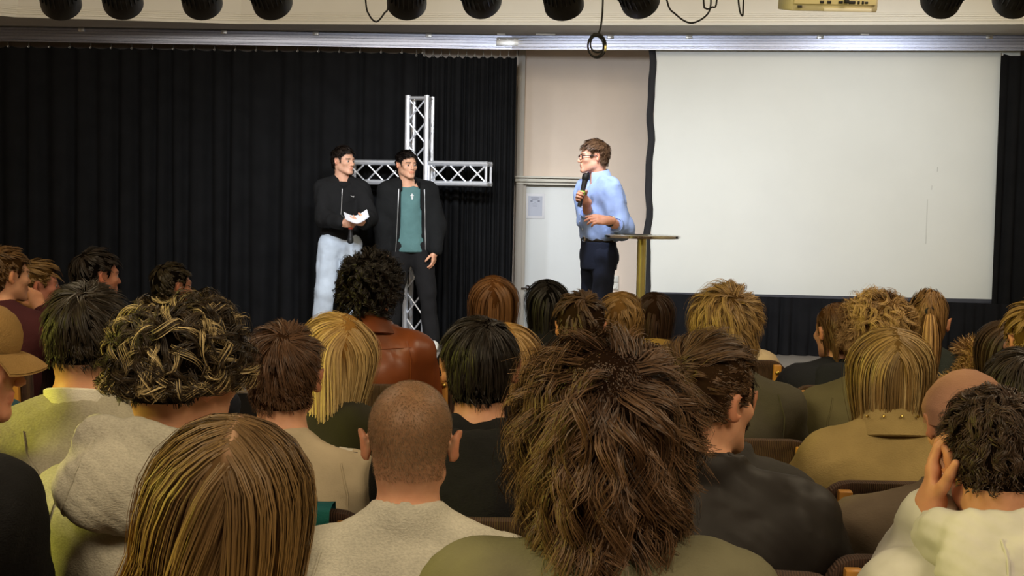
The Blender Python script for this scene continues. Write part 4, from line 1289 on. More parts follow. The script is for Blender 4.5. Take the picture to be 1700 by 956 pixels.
# ------------------------------------------------------------------ chairs
M_cord = mat('brown corduroy', srgb(84, 60, 46), .92, kind='cord', var=.18, scale=40, bump=.5)
M_chairwood = mat('chair wood', srgb(196, 138, 62), .4, kind='wood', var=.15, scale=30, bump=.1)
M_bolt = mat('brass bolt', srgb(200, 170, 90), .3, 1.0, bump=0)
M_legm = mat('chair leg metal', (.03, .028, .026), .4, .6, bump=0)
def chair0():
    r_ = empty('hall_chair', (0, 0, 0))
    mb = MB()
    n = 14; rows = []
    def outline(y, g):      # rounded backrest outline
        out = []
        w_, zb_, zt_, rr = .235-g, .53+g, .955-g, .07
        for cx_, cz_, a0 in ((w_-rr, zb_+rr, -90), (w_-rr, zt_-rr, 0), (-w_+rr, zt_-rr, 90), (-w_+rr, zb_+rr, 180)):
            for k in range(6):
                a = rad(a0+k*18)
                x = cx_+rr*math.cos(a); z = cz_+rr*math.sin(a)
                out.append((x, y-.10*(z-.5)-.06*(1-(x/.235)**2)*0+.12*x*x, z))
        return out
    prof = [(-.018, .03), (-.026, .012), (-.022, .002), (0, 0), (.020, .002), (.030, .015), (.032, .05)]
    loops = [[mb.bm.verts.new(Vector(p)) for p in outline(y, g)] for y, g in prof]
    for A, B in zip(loops, loops[1:]):
        for i in range(len(A)): mb.bm.faces.new([A[i], A[(i+1) % len(A)], B[(i+1) % len(A)], B[i]])
    mb.bm.faces.new(loops[0][::-1]); mb.bm.faces.new(loops[-1])
    b_ = mb.build('backrest', M_cord, r_, angle=60); b_.location = (0, -.185, 0)
    mb = MB(); mb.box((0, .06, .405), (.47, .45, .07), .025, seg=3); mb.build('seat', M_cord, r_)
    for s in (-1, 1):
        M = Matrix.Rotation(rad(5.5), 3, 'X')
        MB().box((s*.185, -.245, .69), (.034, .026, .50), .004, rot=M).build('wooden_upright', M_chairwood, r_)
        mb = MB(); mb.lathe([(0, .007), (.006, .006), (.010, .003), (.0115, 0)], orient((s*.185, -.283, .905), (0, -1, -.1)), 12); mb.build('bolt', M_bolt, r_)
        for yy, x2 in ((-.17, 0), (.24, 0)):
            MB().tube([(s*.20, yy, .38), (s*.215, yy+(-.04 if yy < 0 else .03), .0)], .012, 8).build('leg', M_legm, r_)
        MB().tube([(s*.20, -.18, .375), (s*.20, .25, .375)], .011, 8).build('side_rail', M_legm, r_)
    return r_
CH0 = chair0(); CH_USED = [False]
def chair(base, yaw, label):
    if not CH_USED[0]: c = CH0; CH_USED[0] = True
    else: c = copy_tree(CH0)
    c.location = (float(base[0]), float(base[1]), 0); c.rotation_euler = (0, 0, yaw)
    tag(c, label, 'chair', 'brown hall chairs of the audience')
    return c

# ------------------------------------------------------------------ the people
F_ = lambda n, c, k='fabric', **kw: mat(n, srgb(*c), kw.pop('rough', .88), kind=k, var=kw.pop('var', .10), scale=kw.pop('scale', 12), bump=kw.pop('bump', .45), spec=kw.pop('spec', .25), **kw)
DARK = F_('black cotton', (20, 20, 21)); BLACKH = F_('black hoodie cotton', (21, 21, 22))
def G(n, m, **k): return dict(n=n, m=m, **k)
BR0, BR1 = srgb(46, 33, 24), srgb(96, 70, 48)
DK0, DK1 = srgb(22, 18, 15), srgb(52, 41, 32)
BL0, BL1 = srgb(112, 84, 50), srgb(196, 160, 104)
SHORT = dict(G=260, K=9, S=7, L=.055, Lside=.014, zfade=(-.015, .055), zmin=-.070, lift=.30, whorl=(.01, -.065, .108), radial=1.0, sweep=(0, .25, 0), swirl=.35, off=.010, cap=.006, width=.0024, wild=.16, Lvar=.3)
SHORT['free'] = lambda P, L: np.where((np.abs(P[:, 0]) > .052) & (P[:, 2] < .066) & (P[:, 1] > -.075), np.minimum(L, .012), L)
LONG = dict(G=320, K=10, st0=.6, capk=1.35, S=11, L=.42, Lvar=.12, lift=.05, grav=2.2, radial=.9, swirl=0, sweep=(0, -.35, 0), fdec=2.0, adhere=.5, hang=True, part=0.0, off=.009, clump=.35, rc=.010, width=.0030, wild=.06, cap=.006, long=True, tip=.5, twist=.2)
FARN = dict(G=150, K=7, width=.0046)
trim = lambda P, L: np.where((np.abs(P[:, 0]) > .052) & (P[:, 2] < .066) & (P[:, 1] > -.075), .012, L)
def H(base, **k): d = dict(base); d.update(k); return d
fade_hi = lambda P: np.clip((P[:, 2]+.035)/.07, 0, 1)**.8
fade_lo = lambda P: np.clip((P[:, 2]+.085)/.05, 0, 1)
A = []
def aud(**k): A.append(k)
GA = 'seated audience seen from behind'
# nearest row
aud(label='person with long straight light brown hair and a pale parting, lower left foreground', x=391, y=672, D=1.85, hh=.014, fem=True, w=.88, seed=11, short_='the long-haired person in the lower left foreground',
    top=G('jumper', F_('brown jumper', (92, 62, 40)), collar='crew'),
    hair=H(LONG, G=760, K=14, S=10, L=.56, part=.010, cols=(srgb(86, 65, 42), srgb(138, 108, 70)), tipcol=srgb(190, 148, 84), width=.0019, rc=.009, wild=.05, off=.006, st0=.45, capk=1.25, cap=.0025, palepart=srgb(200, 160, 130), drift=(-3.4, -.2), clump=.35, whorl=(.010, -.035, .113)))
aud(label='person with big tousled wavy brown hair and olive shirt, centre foreground', x=1005, y=545, D=1.75, hh=.042, w=.93, shrug=.042, seed=12, short_='the wavy-haired person in the centre foreground',
    top=G('shirt', F_('olive shirt', (112, 108, 84), bump=.25), collar='crew', inf=.01),
    hair=dict(G=470, K=22, S=11, L=.115, Lside=.082, lift=.30, whorl=(.012, -.062, .112), swirl=.5, grav=.50, wild=.40, coh=.75, curl=.0075, cfreq=10, cend=1.5, clump=.70, width=.0014, rc=.015, off=.038, cap=.020, Lvar=.35, adhere=.7, sweep=(.10, .0, 0), twist=.2, stray=.25,
              cols=(srgb(36, 24, 17), srgb(92, 65, 44)), tipcol=srgb(112, 82, 56), zmin=-.11, margin=-.012))
# second row
aud(label='person in grey hooded sweatshirt with dark curly hair bleached in highlights', x=306, y=482, D=2.45, hh=.044, yaw=-14, hyaw=-22, tx=246, seed=13, short_='the curly highlighted-haired person in grey hood',
    top=G('hooded_sweatshirt', F_('grey melange hoodie', (186, 181, 164), 'knit'), collar='none', inf=.014, hood=dict(m=F_('grey melange hoodie', (186, 181, 164), 'knit'), size=.98, z=.045, y=-.030, x=-.012, h=.62, wr=1.5, seam=(-.045,))),
    hair=dict(G=560, K=13, S=15, L=.100, Lside=.030, zfade=(-.035, .03), zclip=-.004, lift=.9, whorl=(.0, -.03, .11), swirl=.2, grav=.12, wild=.8, coh=.25, curl=.0105, cfreq=12.5, cend=1.25, clump=.84, width=.0017, rc=.008, stray=.3, off=.032, cap=.022, adhere=.6, Lvar=.35,
              cols=(srgb(26, 20, 14), srgb(74, 58, 38)), hilite=srgb(222, 196, 140), hfrac=.34, zmin=-.035, fzone=1), fade=fade_hi)
aud(label='person with a buzz-cut shaved head in light grey sweatshirt, lower centre', x=683, y=630, D=2.5, hh=.002, pitch=-3, fs=.005, seed=14, short_='the buzz-cut person', fade=lambda P: .85*np.clip((P[:, 2]+.090-.03*np.clip(np.abs(P[:, 0])/.07, 0, 1)**2)/.06, 0, 1),
    scalp=srgb(112, 87, 57), top=G('sweatshirt', F_('pale grey sweatshirt', (200, 196, 180), 'knit'), collar='mock', inf=.006),
    hair=dict(G=11000, K=1, S=2, L=.0026, lift=.5, off=.002, cap=0, zmin=-.06, width=.0006, wild=.4, cols=(srgb(92, 72, 48), srgb(122, 98, 68)), margin=.0, Lvar=.3, rc=.001))
aud(label='person with dark curly faded hair and white hood, hand on cheek, lower right', x=1650, y=640, D=2.45, hh=.020, pitch=-8, fs=.0055, seed=15, short_='the white-hooded person at lower right', fade=fade_hi, ly=.09,
    arms=dict(L=dict(w=(1545, 848, 2.47), hint=(-.1, .4, -1), f=(.06, .10, 1), b=(-1, .35, 0), curl=.35, thumb=.2)),
    top=G('hooded_jacket', F_('pale white jacket', (206, 204, 196), 'plain', bump=.12, rough=.6), collar='none', inf=.012, hood=dict(m=F_('pale white jacket', (206, 204, 196), 'plain', bump=.12, rough=.6), size=1.15, z=.035, y=-.02, wr=1.4, seam=(-.055, .06))),
    hair=H(SHORT, G=520, K=12, S=8, L=.040, Lside=.006, zfade=(-.03, .035), lift=.55, curl=.005, cfreq=24, wild=.5, off=.015, cap=.007, width=.0017, cols=(srgb(30, 22, 17), srgb(84, 62, 46)), zmin=-.05))
aud(label='person in a black jacket cut off by the left picture edge', x=-196, y=440, D=2.2, hh=.03, seed=16, short_='the black-jacketed person at the left picture edge', w=1.1,
    top=G('jacket', DARK, collar='stand', inf=.014), hair=H(SHORT, cols=(DK0, DK1), **FARN))
aud(label='person in profile wearing a tan cap with a curved brim, left edge', x=-56, y=487, D=2.75, hh=.03, yaw=-40, hyaw=-32, pitch=-4, seed=17, short_='the person in the tan cap', eyes=True,
    top=G('jacket', F_('brown coat', (70, 56, 40)), collar='crew'), hair=H(SHORT, L=.05, Lside=.03, cols=(BR0, BR1), zmin=-.06, zmax=.035), cap=True, skin=srgb(214, 150, 122))
# third row
aud(label='person with thick dark hair in grey sweatshirt over white collar, left', x=146, y=455, D=3.0, hh=.030, tx=120, seed=18, short_='the person in grey sweatshirt with white collar', fade=fade_lo,
    top=G('sweatshirt', F_('grey sweatshirt', (176, 170, 150), 'knit'), collar='none', inf=.006, band=dict(m=F_('white cotton', (238, 234, 218)), r0=.064, r1=.070, z0=-.03, z1=.046, gap=8)),
    hair=H(SHORT, G=440, K=13, L=.055, free=trim, Lside=.012, lift=.35, off=.014, cap=.007, width=.0017, grav=.1, cols=(srgb(20, 16, 12), srgb(56, 44, 30)), clump=.6, zmin=-.045))
aud(label='person with short brown hair in beige t-shirt with patterned shoulder tape', x=473, y=527, D=3.2, hh=.028, seed=19, short_='the person in beige t-shirt', short=True, fade=fade_lo,
    top=G('t_shirt', F_('beige jersey', (186, 170, 142), bump=.2), collar='crew', inf=.0), tape=True,
    hair=H(SHORT, G=420, K=13, free=trim, L=.055, Lside=.012, lift=.45, off=.018, cap=.008, width=.0017, Lvar=.4, cols=(srgb(58, 39, 26), srgb(112, 78, 52)), zmin=-.065))
aud(label='person with neat black hair showing the crown, in black hooded top, centre', x=799, y=516, D=3.15, hh=.020, seed=20, short_='the black-haired person in black hood', fade=fade_lo,
    top=G('hooded_sweatshirt', BLACKH, collar='none', inf=.008, hood=dict(m=BLACKH, size=1.05, z=-.02, y=-.025)),
    hair=H(SHORT, G=440, K=13, S=8, free=trim, L=.075, Lside=.014, zfade=(-.02, .045), lift=.12, off=.010, cap=.006, width=.0017, swirl=.15, sweep=(0, 0, 0), grav=.5, clump=.7, wild=.08, cols=(srgb(17, 13, 11), srgb(44, 34, 27)), whorl=(.02, -.055, .112)))
aud(label='person in black bomber jacket with brown quiff and shaved side, head turned right', x=1180, y=540, D=2.78, hh=.042, yaw=-12, hyaw=-38, fs=.0055, tx=1195, seed=21, short_='the person in black bomber jacket', w=1.06,
    fade=lambda P: np.clip((P[:, 2]-.0)/.05, 0, 1), top=G('bomber_jacket', F_('black nylon', (34, 30, 28), 'plain', rough=.55, bump=.1), collar='stand', inf=.022),
    hair=H(SHORT, G=460, K=14, S=9, L=.075, Lside=.005, zfade=(.05, .09), lift=.50, sweep=(0, .9, .1), swirl=.1, radial=.4, off=.032, cap=.012, width=.0016, cols=(srgb(58, 42, 28), srgb(112, 82, 54)), whorl=(0, -.085, .09), zmin=-.03,
           free=lambda P, L: np.where((P[:, 0] > .045) & (P[:, 2] < .092) & (P[:, 1] > -.07), .010, np.where((P[:, 1] < -.065) & (P[:, 2] > -.02), np.maximum(L, .026), L))))
aud(label='person in charcoal jacket mostly hidden behind the brown quiff', x=1195, y=566, D=3.35, hh=.03, seed=22, short_='the person in charcoal jacket behind the quiff',
    top=G('jacket', F_('charcoal jacket', (62, 60, 58)), collar='stand', inf=.01), hair=H(SHORT, cols=(DK0, DK1), **FARN))
aud(label='person in taupe hooded jacket and dusty pink knitted hat, bent forward', x=1606, y=611, D=2.98, hh=.012, pitch=-16, tx=1490, ly=.13, seed=23, short_='the person in taupe jacket and pink hat', w=1.1,
    top=G('hooded_jacket', F_('taupe jacket', (96, 83, 68), bump=.25), collar='stand', inf=.022, hem=0), hair=H(SHORT, cols=(BR0, BR1), L=.02, zmax=-.005, cap=0, off=.003), beanie=True, print_=True)
aud(label='person with dark hair and an orange-lit ear beside the pink hat', x=1695, y=572, D=3.45, hh=.02, seed=24, short_='the dark-haired person beside the pink hat', pitch=-5,
    top=G('jumper', F_('dark brown jumper', (66, 54, 42))), hair=H(SHORT, G=420, L=.06, Lside=.03, cols=(srgb(28, 21, 16), srgb(60, 46, 34))))
aud(label='person in teal shirt mostly hidden behind the tan cap', x=-95, y=468, D=3.65, hh=.02, seed=25, short_='the person in teal shirt', top=G('shirt', F_('teal shirt', (40, 74, 84))), hair=H(SHORT, **FARN, cols=(DK0, DK1)))
# fourth row
aud(label='person with long blond hair swept to the right over dark green jacket', x=560, y=513, D=3.7, hh=.014, fem=True, w=.9, seed=26, roll=9, short_='the blond person in dark green jacket',
    top=G('jacket', F_('dark green jacket', (52, 50, 38), bump=.25), inf=.012), hair=H(LONG, G=380, K=12, width=.0028, zend=-.145, part=.03, cols=(srgb(138, 100, 50), srgb(214, 178, 112)), tipcol=srgb(232, 204, 144), sweep=(.45, -.5, 0), grav=1.4, off=.018))
aud(label='person with long smooth blond hair half hidden by the black-haired head', x=842, y=530, D=4.05, hh=.014, fem=True, w=.9, seed=27, short_='the smooth blond person behind the black hood',
    top=G('jumper', DARK), hair=H(LONG, G=300, K=9, L=.34, cols=(srgb(150, 112, 62), srgb(222, 184, 120)), width=.0038))
aud(label='person with tousled dark blond hair in grey-green jacket over cream collar', x=1205, y=462, D=4.2, hh=.045, seed=28, short_='the tousled blond person in grey-green jacket',
    top=G('jacket', F_('grey green jacket', (76, 72, 58), bump=.25), collar='stand', inf=.014, band=dict(m=F_('cream fleece', (206, 190, 160)), r0=.070, r1=.078, z0=-.02, z1=.07, gap=60)),
    hair=dict(G=400, K=11, S=8, L=.085, Lside=.065, lift=.62, swirl=.5, wild=.35, curl=.005, cfreq=9, clump=.65, width=.0019, rc=.012, off=.030, cap=.014, adhere=.6, Lvar=.4, cols=(srgb(84, 62, 34), srgb(160, 124, 74)), tipcol=srgb(190, 156, 100), zmin=-.10, margin=-.008))
aud(label='person with long blond highlighted hair in mustard tan denim jacket, studded collar', x=1478, y=537, D=3.62, hh=.014, fem=True, w=.95, seed=29, short_='the person in tan denim jacket', studs=True,
    top=G('denim_jacket', F_('tan denim', (166, 144, 92)), inf=.014, band=dict(m=F_('tan denim', (166, 144, 92)), r0=.074, r1=.104, z0=.0, z1=.055, gap=70, mid=-.014)),
    hair=H(LONG, G=420, K=13, width=.0027, zend=-.178, Lvar=.2, cols=(srgb(92, 70, 38), srgb(186, 150, 92)), hilite=srgb(228, 200, 140), hfrac=.35, off=.016))
aud(label='person with curly sandy hair in olive jacket, head turned left', x=1455, y=474, D=4.35, hh=.052, hyaw=16, tx=1440, seed=30, short_='the curly sandy-haired person', fade=fade_hi,
    top=G('jacket', F_('olive jacket', (112, 106, 72), bump=.25), collar='stand', inf=.016),
    hair=dict(G=400, K=10, S=10, L=.080, Lside=.05, lift=.85, wild=.5, curl=.010, cfreq=20, clump=.75, width=.0020, rc=.010, off=.036, zclip=-.03, cap=.020, adhere=.5, Lvar=.4, cols=(srgb(104, 76, 42), srgb(182, 142, 86)), tipcol=srgb(204, 168, 110), zmin=-.05))
aud(label='person with sandy hair cut off by the right picture edge', x=1718, y=490, D=4.35, hh=.035, hyaw=10, seed=31, short_='the sandy-haired person at the right picture edge', fade=fade_hi,
    top=G('jumper', F_('dark jumper', (48, 44, 38))), hair=H(SHORT, **FARN, L=.06, Lside=.03, lift=.5, off=.025, cap=.014, cols=(srgb(110, 84, 42), srgb(180, 144, 84))))
# fifth row and beyond
aud(label='person with black curly hair in brown leather jacket facing the stage', x=617, y=408, D=5.2, hh=.055, seed=32, hyaw=-16, short_='the person in brown leather jacket',
    skin=srgb(196, 140, 106), top=G('leather_jacket', mat('brown leather', srgb(122, 62, 30), .38, var=.18, scale=9, bump=.12), inf=.02, band=dict(m=mat('brown leather collar', srgb(104, 52, 26), .4, var=.18, scale=9, bump=.12), r0=.070, r1=.118, z0=-.015, z1=.05, gap=60)),
    hair=dict(G=320, K=9, S=9, L=.060, Lside=.045, lift=.9, wild=.6, curl=.010, cfreq=24, clump=.75, width=.0028, rc=.010, off=.045, cap=.026, adhere=.5, Lvar=.35, cols=(srgb(13, 10, 8), srgb(36, 27, 20)), zmin=-.075))
aud(label='person with short brown hair and black top, low centre before the speaker', x=965, y=477, D=4.9, hh=.030, seed=33, short_='the short brown-haired person before the speaker', fade=fade_lo,
    top=G('jumper', DARK), hair=H(SHORT, **FARN, L=.05, Lside=.025, lift=.6, off=.022, cap=.010, cols=(srgb(50, 36, 24), srgb(96, 70, 46))))
aud(label='person with long straight reddish brown hair beside the black curtain end', x=820, y=453, D=5.6, hh=.014, fem=True, w=.9, seed=34, short_='the reddish brown long-haired person',
    top=G('jumper', DARK), hair=H(LONG, **FARN, S=10, zend=-.20, cols=(srgb(84, 54, 28), srgb(150, 104, 58))))
aud(label='person with sleek black bob in black clothes, before the white door', x=909, y=460, D=6.6, hh=.014, fem=True, w=.9, seed=35, short_='the person with a black bob',
    top=G('jumper', DARK, inf=.01), hair=H(LONG, **FARN, S=9, zend=-.13, cols=(srgb(14, 12, 10), srgb(34, 27, 21)), off=.02))
aud(label='person with shoulder-length dark blond hair below the speaker', x=1034, y=480, D=6.0, hh=.014, fem=True, w=.9, seed=36, short_='the dark blond person below the speaker', hyaw=-12,
    top=G('jumper', F_('cream jumper', (190, 176, 140))), hair=H(LONG, **FARN, S=9, zend=-.10, cols=(srgb(104, 76, 40), srgb(176, 138, 82)), wild=.2, curl=.008, cfreq=7))
aud(label='person with dark brown hair over a mustard collar, under the round table', x=1086, y=481, D=6.75, hh=.014, fem=True, w=.9, seed=37, short_='the person with mustard collar',
    top=G('coat', F_('mustard fleece', (164, 132, 66)), inf=.012, band=dict(m=F_('mustard fleece', (164, 132, 66)), r0=.072, r1=.125, z0=-.03, z1=.035, gap=40, mid=-.01)), hair=H(LONG, **FARN, S=9, zend=-.13, cols=(srgb(38, 25, 17), srgb(74, 49, 33))))
aud(label='person in cream jacket hidden behind the tousled blond head', x=1205, y=475, D=6.2, hh=.02, seed=38, short_='the person in cream jacket',
    top=G('jacket', F_('cream jacket', (204, 184, 152)), inf=.012), hair=H(SHORT, **FARN, cols=(DK0, DK1)))
aud(label='person with brown tied-back hair in dark navy hooded top, looking left', x=1391, y=498, D=5.4, hh=.012, fem=True, hyaw=20, w=.95, shrug=.03, seed=39, short_='the person with tied-back brown hair',
    top=G('hooded_sweatshirt', F_('navy hoodie', (28, 30, 36)), inf=.012, collar='none', hood=dict(m=F_('navy hoodie', (28, 30, 36)), size=.95, z=-.02)),
    hair=H(LONG, **FARN, S=8, L=.11, part=None, cols=(srgb(58, 38, 22), srgb(112, 78, 46)), sweep=(0, -1.2, -.2), grav=.3, radial=.0, off=.004, cap=.004, long=False, lift=.02), tail=dict(L=.30, dz=-.02, cols=(srgb(58, 38, 22), srgb(112, 78, 46))))
aud(label='person with light brown ponytail and fur-trimmed green parka', x=1541, y=485, D=5.6, hh=.012, fem=True, hyaw=-12, w=.95, seed=40, short_='the ponytail person in fur-trimmed parka',
    top=G('parka', F_('green parka', (48, 54, 50)), inf=.02), fur=True,
    hair=H(LONG, **FARN, S=8, L=.12, part=None, cols=(srgb(104, 76, 44), srgb(172, 130, 80)), sweep=(0, -1.2, .5), grav=-.2, radial=.0, off=.004, cap=.004, long=False, lift=.02), tail=dict(L=.36, dz=.055, cols=(srgb(124, 90, 52), srgb(206, 162, 104))))
aud(label='person with long dark brown hair near the right picture edge', x=1664, y=527, D=5.2, hh=.014, fem=True, w=.9, seed=41, short_='the dark long-haired person near the right edge',
    top=G('jumper', DARK), hair=H(LONG, **FARN, S=10, L=.38, cols=(srgb(38, 27, 18), srgb(80, 58, 38))))
aud(label='person in maroon sweater resting chin on hand, far left', x=10, y=403, D=5.9, hh=.028, hyaw=-34, yaw=-8, seed=42, short_='the person in maroon sweater', fade=fade_hi, eyes=True,
    arms=dict(R=dict(w=(68, 516, 6.10), hint=(.6, -.1, -1), f=(-.45, .15, .9), b=(.7, -.3, .3), curl=(.25, .8, 1.0, 1.1), thumb=.3)),
    top=G('sweater', F_('maroon sweater', (66, 28, 34)), inf=.014), hair=H(SHORT, **FARN, L=.05, Lside=.02, lift=.5, off=.018, cap=.008, cols=(srgb(66, 46, 26), srgb(120, 88, 50))))
aud(label='person with fringe of sandy hair in profile, far left', x=62, y=427, D=6.6, hh=.022, hyaw=-42, yaw=-20, seed=43, short_='the sandy-fringed person in profile', eyes=True, fade=fade_lo, skin=srgb(206, 138, 118),
    top=G('jumper', DARK), hair=H(SHORT, **FARN, L=.07, Lside=.03, lift=.3, sweep=(0, 1, -.1), off=.02, cap=.010, cols=(srgb(96, 72, 40), srgb(160, 126, 76))))
aud(label='person with dark hair and crossed leg, left before the black curtain', x=162, y=410, D=6.4, hh=.022, hyaw=-30, yaw=-20, seed=44, short_='the dark-haired person left before the curtain', eyes=True, fade=fade_lo, skin=srgb(196, 134, 108),
    top=G('jumper', DARK), hair=H(SHORT, **FARN, L=.06, Lside=.03, lift=.45, off=.022, cap=.010, cols=(DK0, DK1)), shoe=F_('cream trainer', (200, 194, 170), 'plain', rough=.6), cross=(212, 650))
aud(label='person with cropped dark hair alone before the black curtain', x=287, y=433, D=7.0, hh=.018, hyaw=-30, yaw=-15, seed=45, short_='the cropped dark-haired person before the curtain', eyes=True, fade=fade_lo, skin=srgb(190, 132, 104),
    top=G('jumper', DARK), hair=H(SHORT, **FARN, L=.04, Lside=.015, lift=.4, off=.014, cap=.008, cols=(DK0, srgb(70, 58, 30))))

def local_mb(name, mb, m, P, angle=40): return mb.build(name, m, P['root'], angle=angle)
def strands_tail(P, spec, seed):
    """ponytail: a gathered bundle falling from the back of the head"""
    r = np.random.default_rng(seed); N, S = 320, 9
    R, o = P['R'], P['h']
    a = np.array((0, -.108, spec['dz'])) @ R.T+o
    t = np.linspace(0, 1, S)
    out = -R[:, 1]
    ctr = a+np.outer(.055*np.sin(np.clip(t*2.2, 0, PI/2))+.0*t, out)+np.outer(-spec['L']*t**1.25, (0, 0, 1.0))+np.outer(.02*np.sin(t*3), (0, 0, 1.0))
    rr = np.sqrt(r.uniform(0, 1, N)); th = r.uniform(0, 2*PI, N)
    wd = .014+.030*np.sin(np.clip(t*1.25, 0, 1)*PI*.85)
    V = ctr[None]+(rr*np.cos(th))[:, None, None]*wd[None, :, None]*np.array((1.15, 0, 0))+(rr*np.sin(th))[:, None, None]*wd[None, :, None]*np.array((0, .75, 0))
    V = V+r.normal(size=(N, 1, 3))*.003*t[None, :, None]
    V[:, :, 2] -= (r.uniform(0, .05, N)[:, None]*t[None]**2)
    T = np.gradient(V, axis=1); out2 = V-ctr[None]+r.normal(size=(N, 1, 3))*.004
    W = np.cross(T, out2); W /= np.linalg.norm(W, axis=-1, keepdims=True)+1e-9
    w_ = .0042*(1-.5*t**2)[None, :, None]
    VV = np.stack([V-W*w_*.5, V+W*w_*.5], 2).reshape(-1, 3)
    b = ((np.arange(N)[:, None]*S+np.arange(S-1)[None])*2).ravel()
    c0, c1 = map(np.array, spec['cols']); cc = c0+(c1-c0)*r.uniform(0, 1, (N, 1))
    mesh_np('ponytail', VV, np.stack([b, b+1, b+3, b+2], 1), hair_mat(), P['root'], col=np.repeat(cc, S*2, 0))
    mb = MB(); mb.tube([a+np.array((.016*math.cos(k), .0, .016*math.sin(k)))+out*.012 for k in np.linspace(0, 2*PI, 14, endpoint=False)], .006, 6, closed=True)
    local_mb('hair_tie', mb, M_rubber, P)

YOKE = [(-.215, -.01), (-.10, -.055), (0, -.065), (.10, -.055), (.215, -.01)]
ARM_L, ARM_R = [(-.150, .05), (-.168, -.02), (-.165, -.12), (-.158, -.22)], [(.150, .05), (.168, -.02), (.165, -.12), (.158, -.22)]
SEAMS = {18: ([(-.09, .045), (-.075, -.0), (-.03, -.045), (.03, -.045), (.075, .0), (.09, .045)],),
         19: (ARM_L, ARM_R), 14: (ARM_L, ARM_R), 13: (ARM_L, ARM_R), 29: ([(-.15, -.05), (0, -.065), (.15, -.05)], [(-.08, -.07), (-.07, -.3)], [(.08, -.07), (.07, -.3)]),
         32: ([(-.2, .03), (0, .018), (.2, .03)], ARM_L, ARM_R), 23: (ARM_L, ARM_R, [(-.03, .03), (-.035, -.3)]), 28: (ARM_L, ARM_R), 30: (ARM_L, ARM_R), 12: (ARM_L, ARM_R), 20: (ARM_L, ARM_R)}
bpy.context.view_layer.update()
for a in A:
    a.setdefault('group', GA)
    short_ = a.pop('short_')
    if a.get('cross'):
        pass
    P = person(a)
    root, h, R, nb, scn, J = (P[k] for k in ('root', 'h', 'R', 'nb', 'scn', 'J'))
    for k_, line in enumerate(SEAMS.get(a['seed'], ())):
        gob = [c for c in root.children if c.name.split('.')[0] == a['top']['n']][0]
        pts = []
        for (x0, z0), (x1, z1) in zip(line, line[1:]):
            for t in np.linspace(0, 1, 7)[:-1]:
                hit, loc, nn_, _ = gob.ray_cast(Vector((float(scn[0]+x0+(x1-x0)*t), -.7, float(scn[2]+z0+(z1-z0)*t))), Vector((0, 1, 0)))
                if hit: pts.append(loc+nn_*.0008)
        if len(pts) > 3:
            mb = MB(); mb.tube(pts, .0028, 5); local_mb('seam', mb, a['top']['m'], P)
    if 'tail' in a: strands_tail(P, a['tail'], a['seed'])
    if a.get('beanie'):
        mb = MB(); Mh = Matrix(R.tolist()).to_4x4(); Mh.translation = Vector(h.tolist())
        th = np.linspace(0, 2*PI, 40, endpoint=False); rows = []
        for k, z in enumerate((.0, .03, .035, .045, .075, .10, .118, .124)):
            q = [.090, .092, .093, .090, .080, .058, .028, .002][k]; qy = q*1.22
            rows.append([Mh @ Vector((q*math.cos(t)*(1+.012*math.sin(t*20)), qy*math.sin(t)-.012, z+.03*math.sin(t)*0+(.025*(math.sin(t)) if k < 4 else 0))) for t in list(th)+[th[0]]])
        mb.grid(rows); bmesh.ops.remove_doubles(mb.bm, verts=mb.bm.verts, dist=1e-5)
        local_mb('knitted_hat', mb, F_('dusty pink knit', (166, 124, 100)), P, 80)
    if a.get('print_'):
        M_pr = mat('jacket print black', (.012, .012, .012), .8, bump=0); M_pw = mat('jacket print grey', srgb(150, 140, 120), .8, bump=0)
        # printed emblem on the lower back
        for (u, z, w_, hh_, m, rot) in ((-.05, -.27, .07, .05, M_pr, .1), (.03, -.30, .05, .09, M_pr, -.6), (-.05, -.265, .022, .012, M_pw, .1), (.02, -.29, .012, .06, M_pw, -.6), (.042, -.315, .010, .05, M_pw, -.6)):
            yb = -.165 if m is M_pr else -.168
            MB().box((scn[0]*.6+u, yb+scn[1]*.5, scn[2]+z), (w_, .012, hh_), .003, rot=Matrix.Rotation(rot, 3, 'Y')).build('back_print', m, root)
    if a.get('cap'):
        Mh = Matrix((R @ ROT(-6, 0, 0)).tolist()).to_4x4(); Mh.translation = Vector(h.tolist())
        M_cap = F_('tan cap cloth', (150, 118, 70))
        mb = MB(); rows = []
        th = np.linspace(0, 2*PI, 36)
        for q, z in ((.087, .034), (.090, .045), (.091, .06), (.089, .08), (.083, .098), (.072, .114), (.055, .126), (.030, .133), (.003, .135)):
            rows.append([Mh @ Vector((q*math.cos(t), q*1.20*math.sin(t)-.010, z)) for t in th])
        mb.grid(rows); bmesh.ops.remove_doubles(mb.bm, verts=mb.bm.verts, dist=1e-5); ob = local_mb('cap_crown', mb, M_cap, P, 80)
        mb = MB()
        for dz in (0, -.005):
            rows = []
            for v in np.linspace(0, 1, 9):
                rows.append([Mh @ Vector(((.082+.004*v)*math.sin(u)*1.0, .062*math.cos(u)*1.0+.030+v*.064*math.cos(u*.62), .042+dz-.020*v*v-.014*math.sin(u)**2*(.4+v))) for u in np.linspace(-1.35, 1.35, 15)])
            mb.grid(rows)
        local_mb('cap_brim', mb, M_cap, P, 80)
    if a.get('tape'):
        M_tp = mat('tape white', srgb(220, 214, 200), .8, bump=0); M_tb = mat('tape mark', (.02, .02, .02), .8, bump=0)
        s0_, s1_ = nb+np.array((.085, .005, -.005)), J['shR']+np.array((.035, .0, .052))
        for k in range(9):
            q = s0_+(s1_-s0_)*(k+.5)/9; q[2] += .004+.012*math.sin(PI*(k+.5)/9)
            ry = math.atan2(-(s1_-s0_)[2], (s1_-s0_)[0])
            MB().box(q, (.019, .026, .006), .001, rot=Matrix.Rotation(ry, 3, 'Y')).build('shoulder_tape', M_tp if k % 3 else M_tb, root)
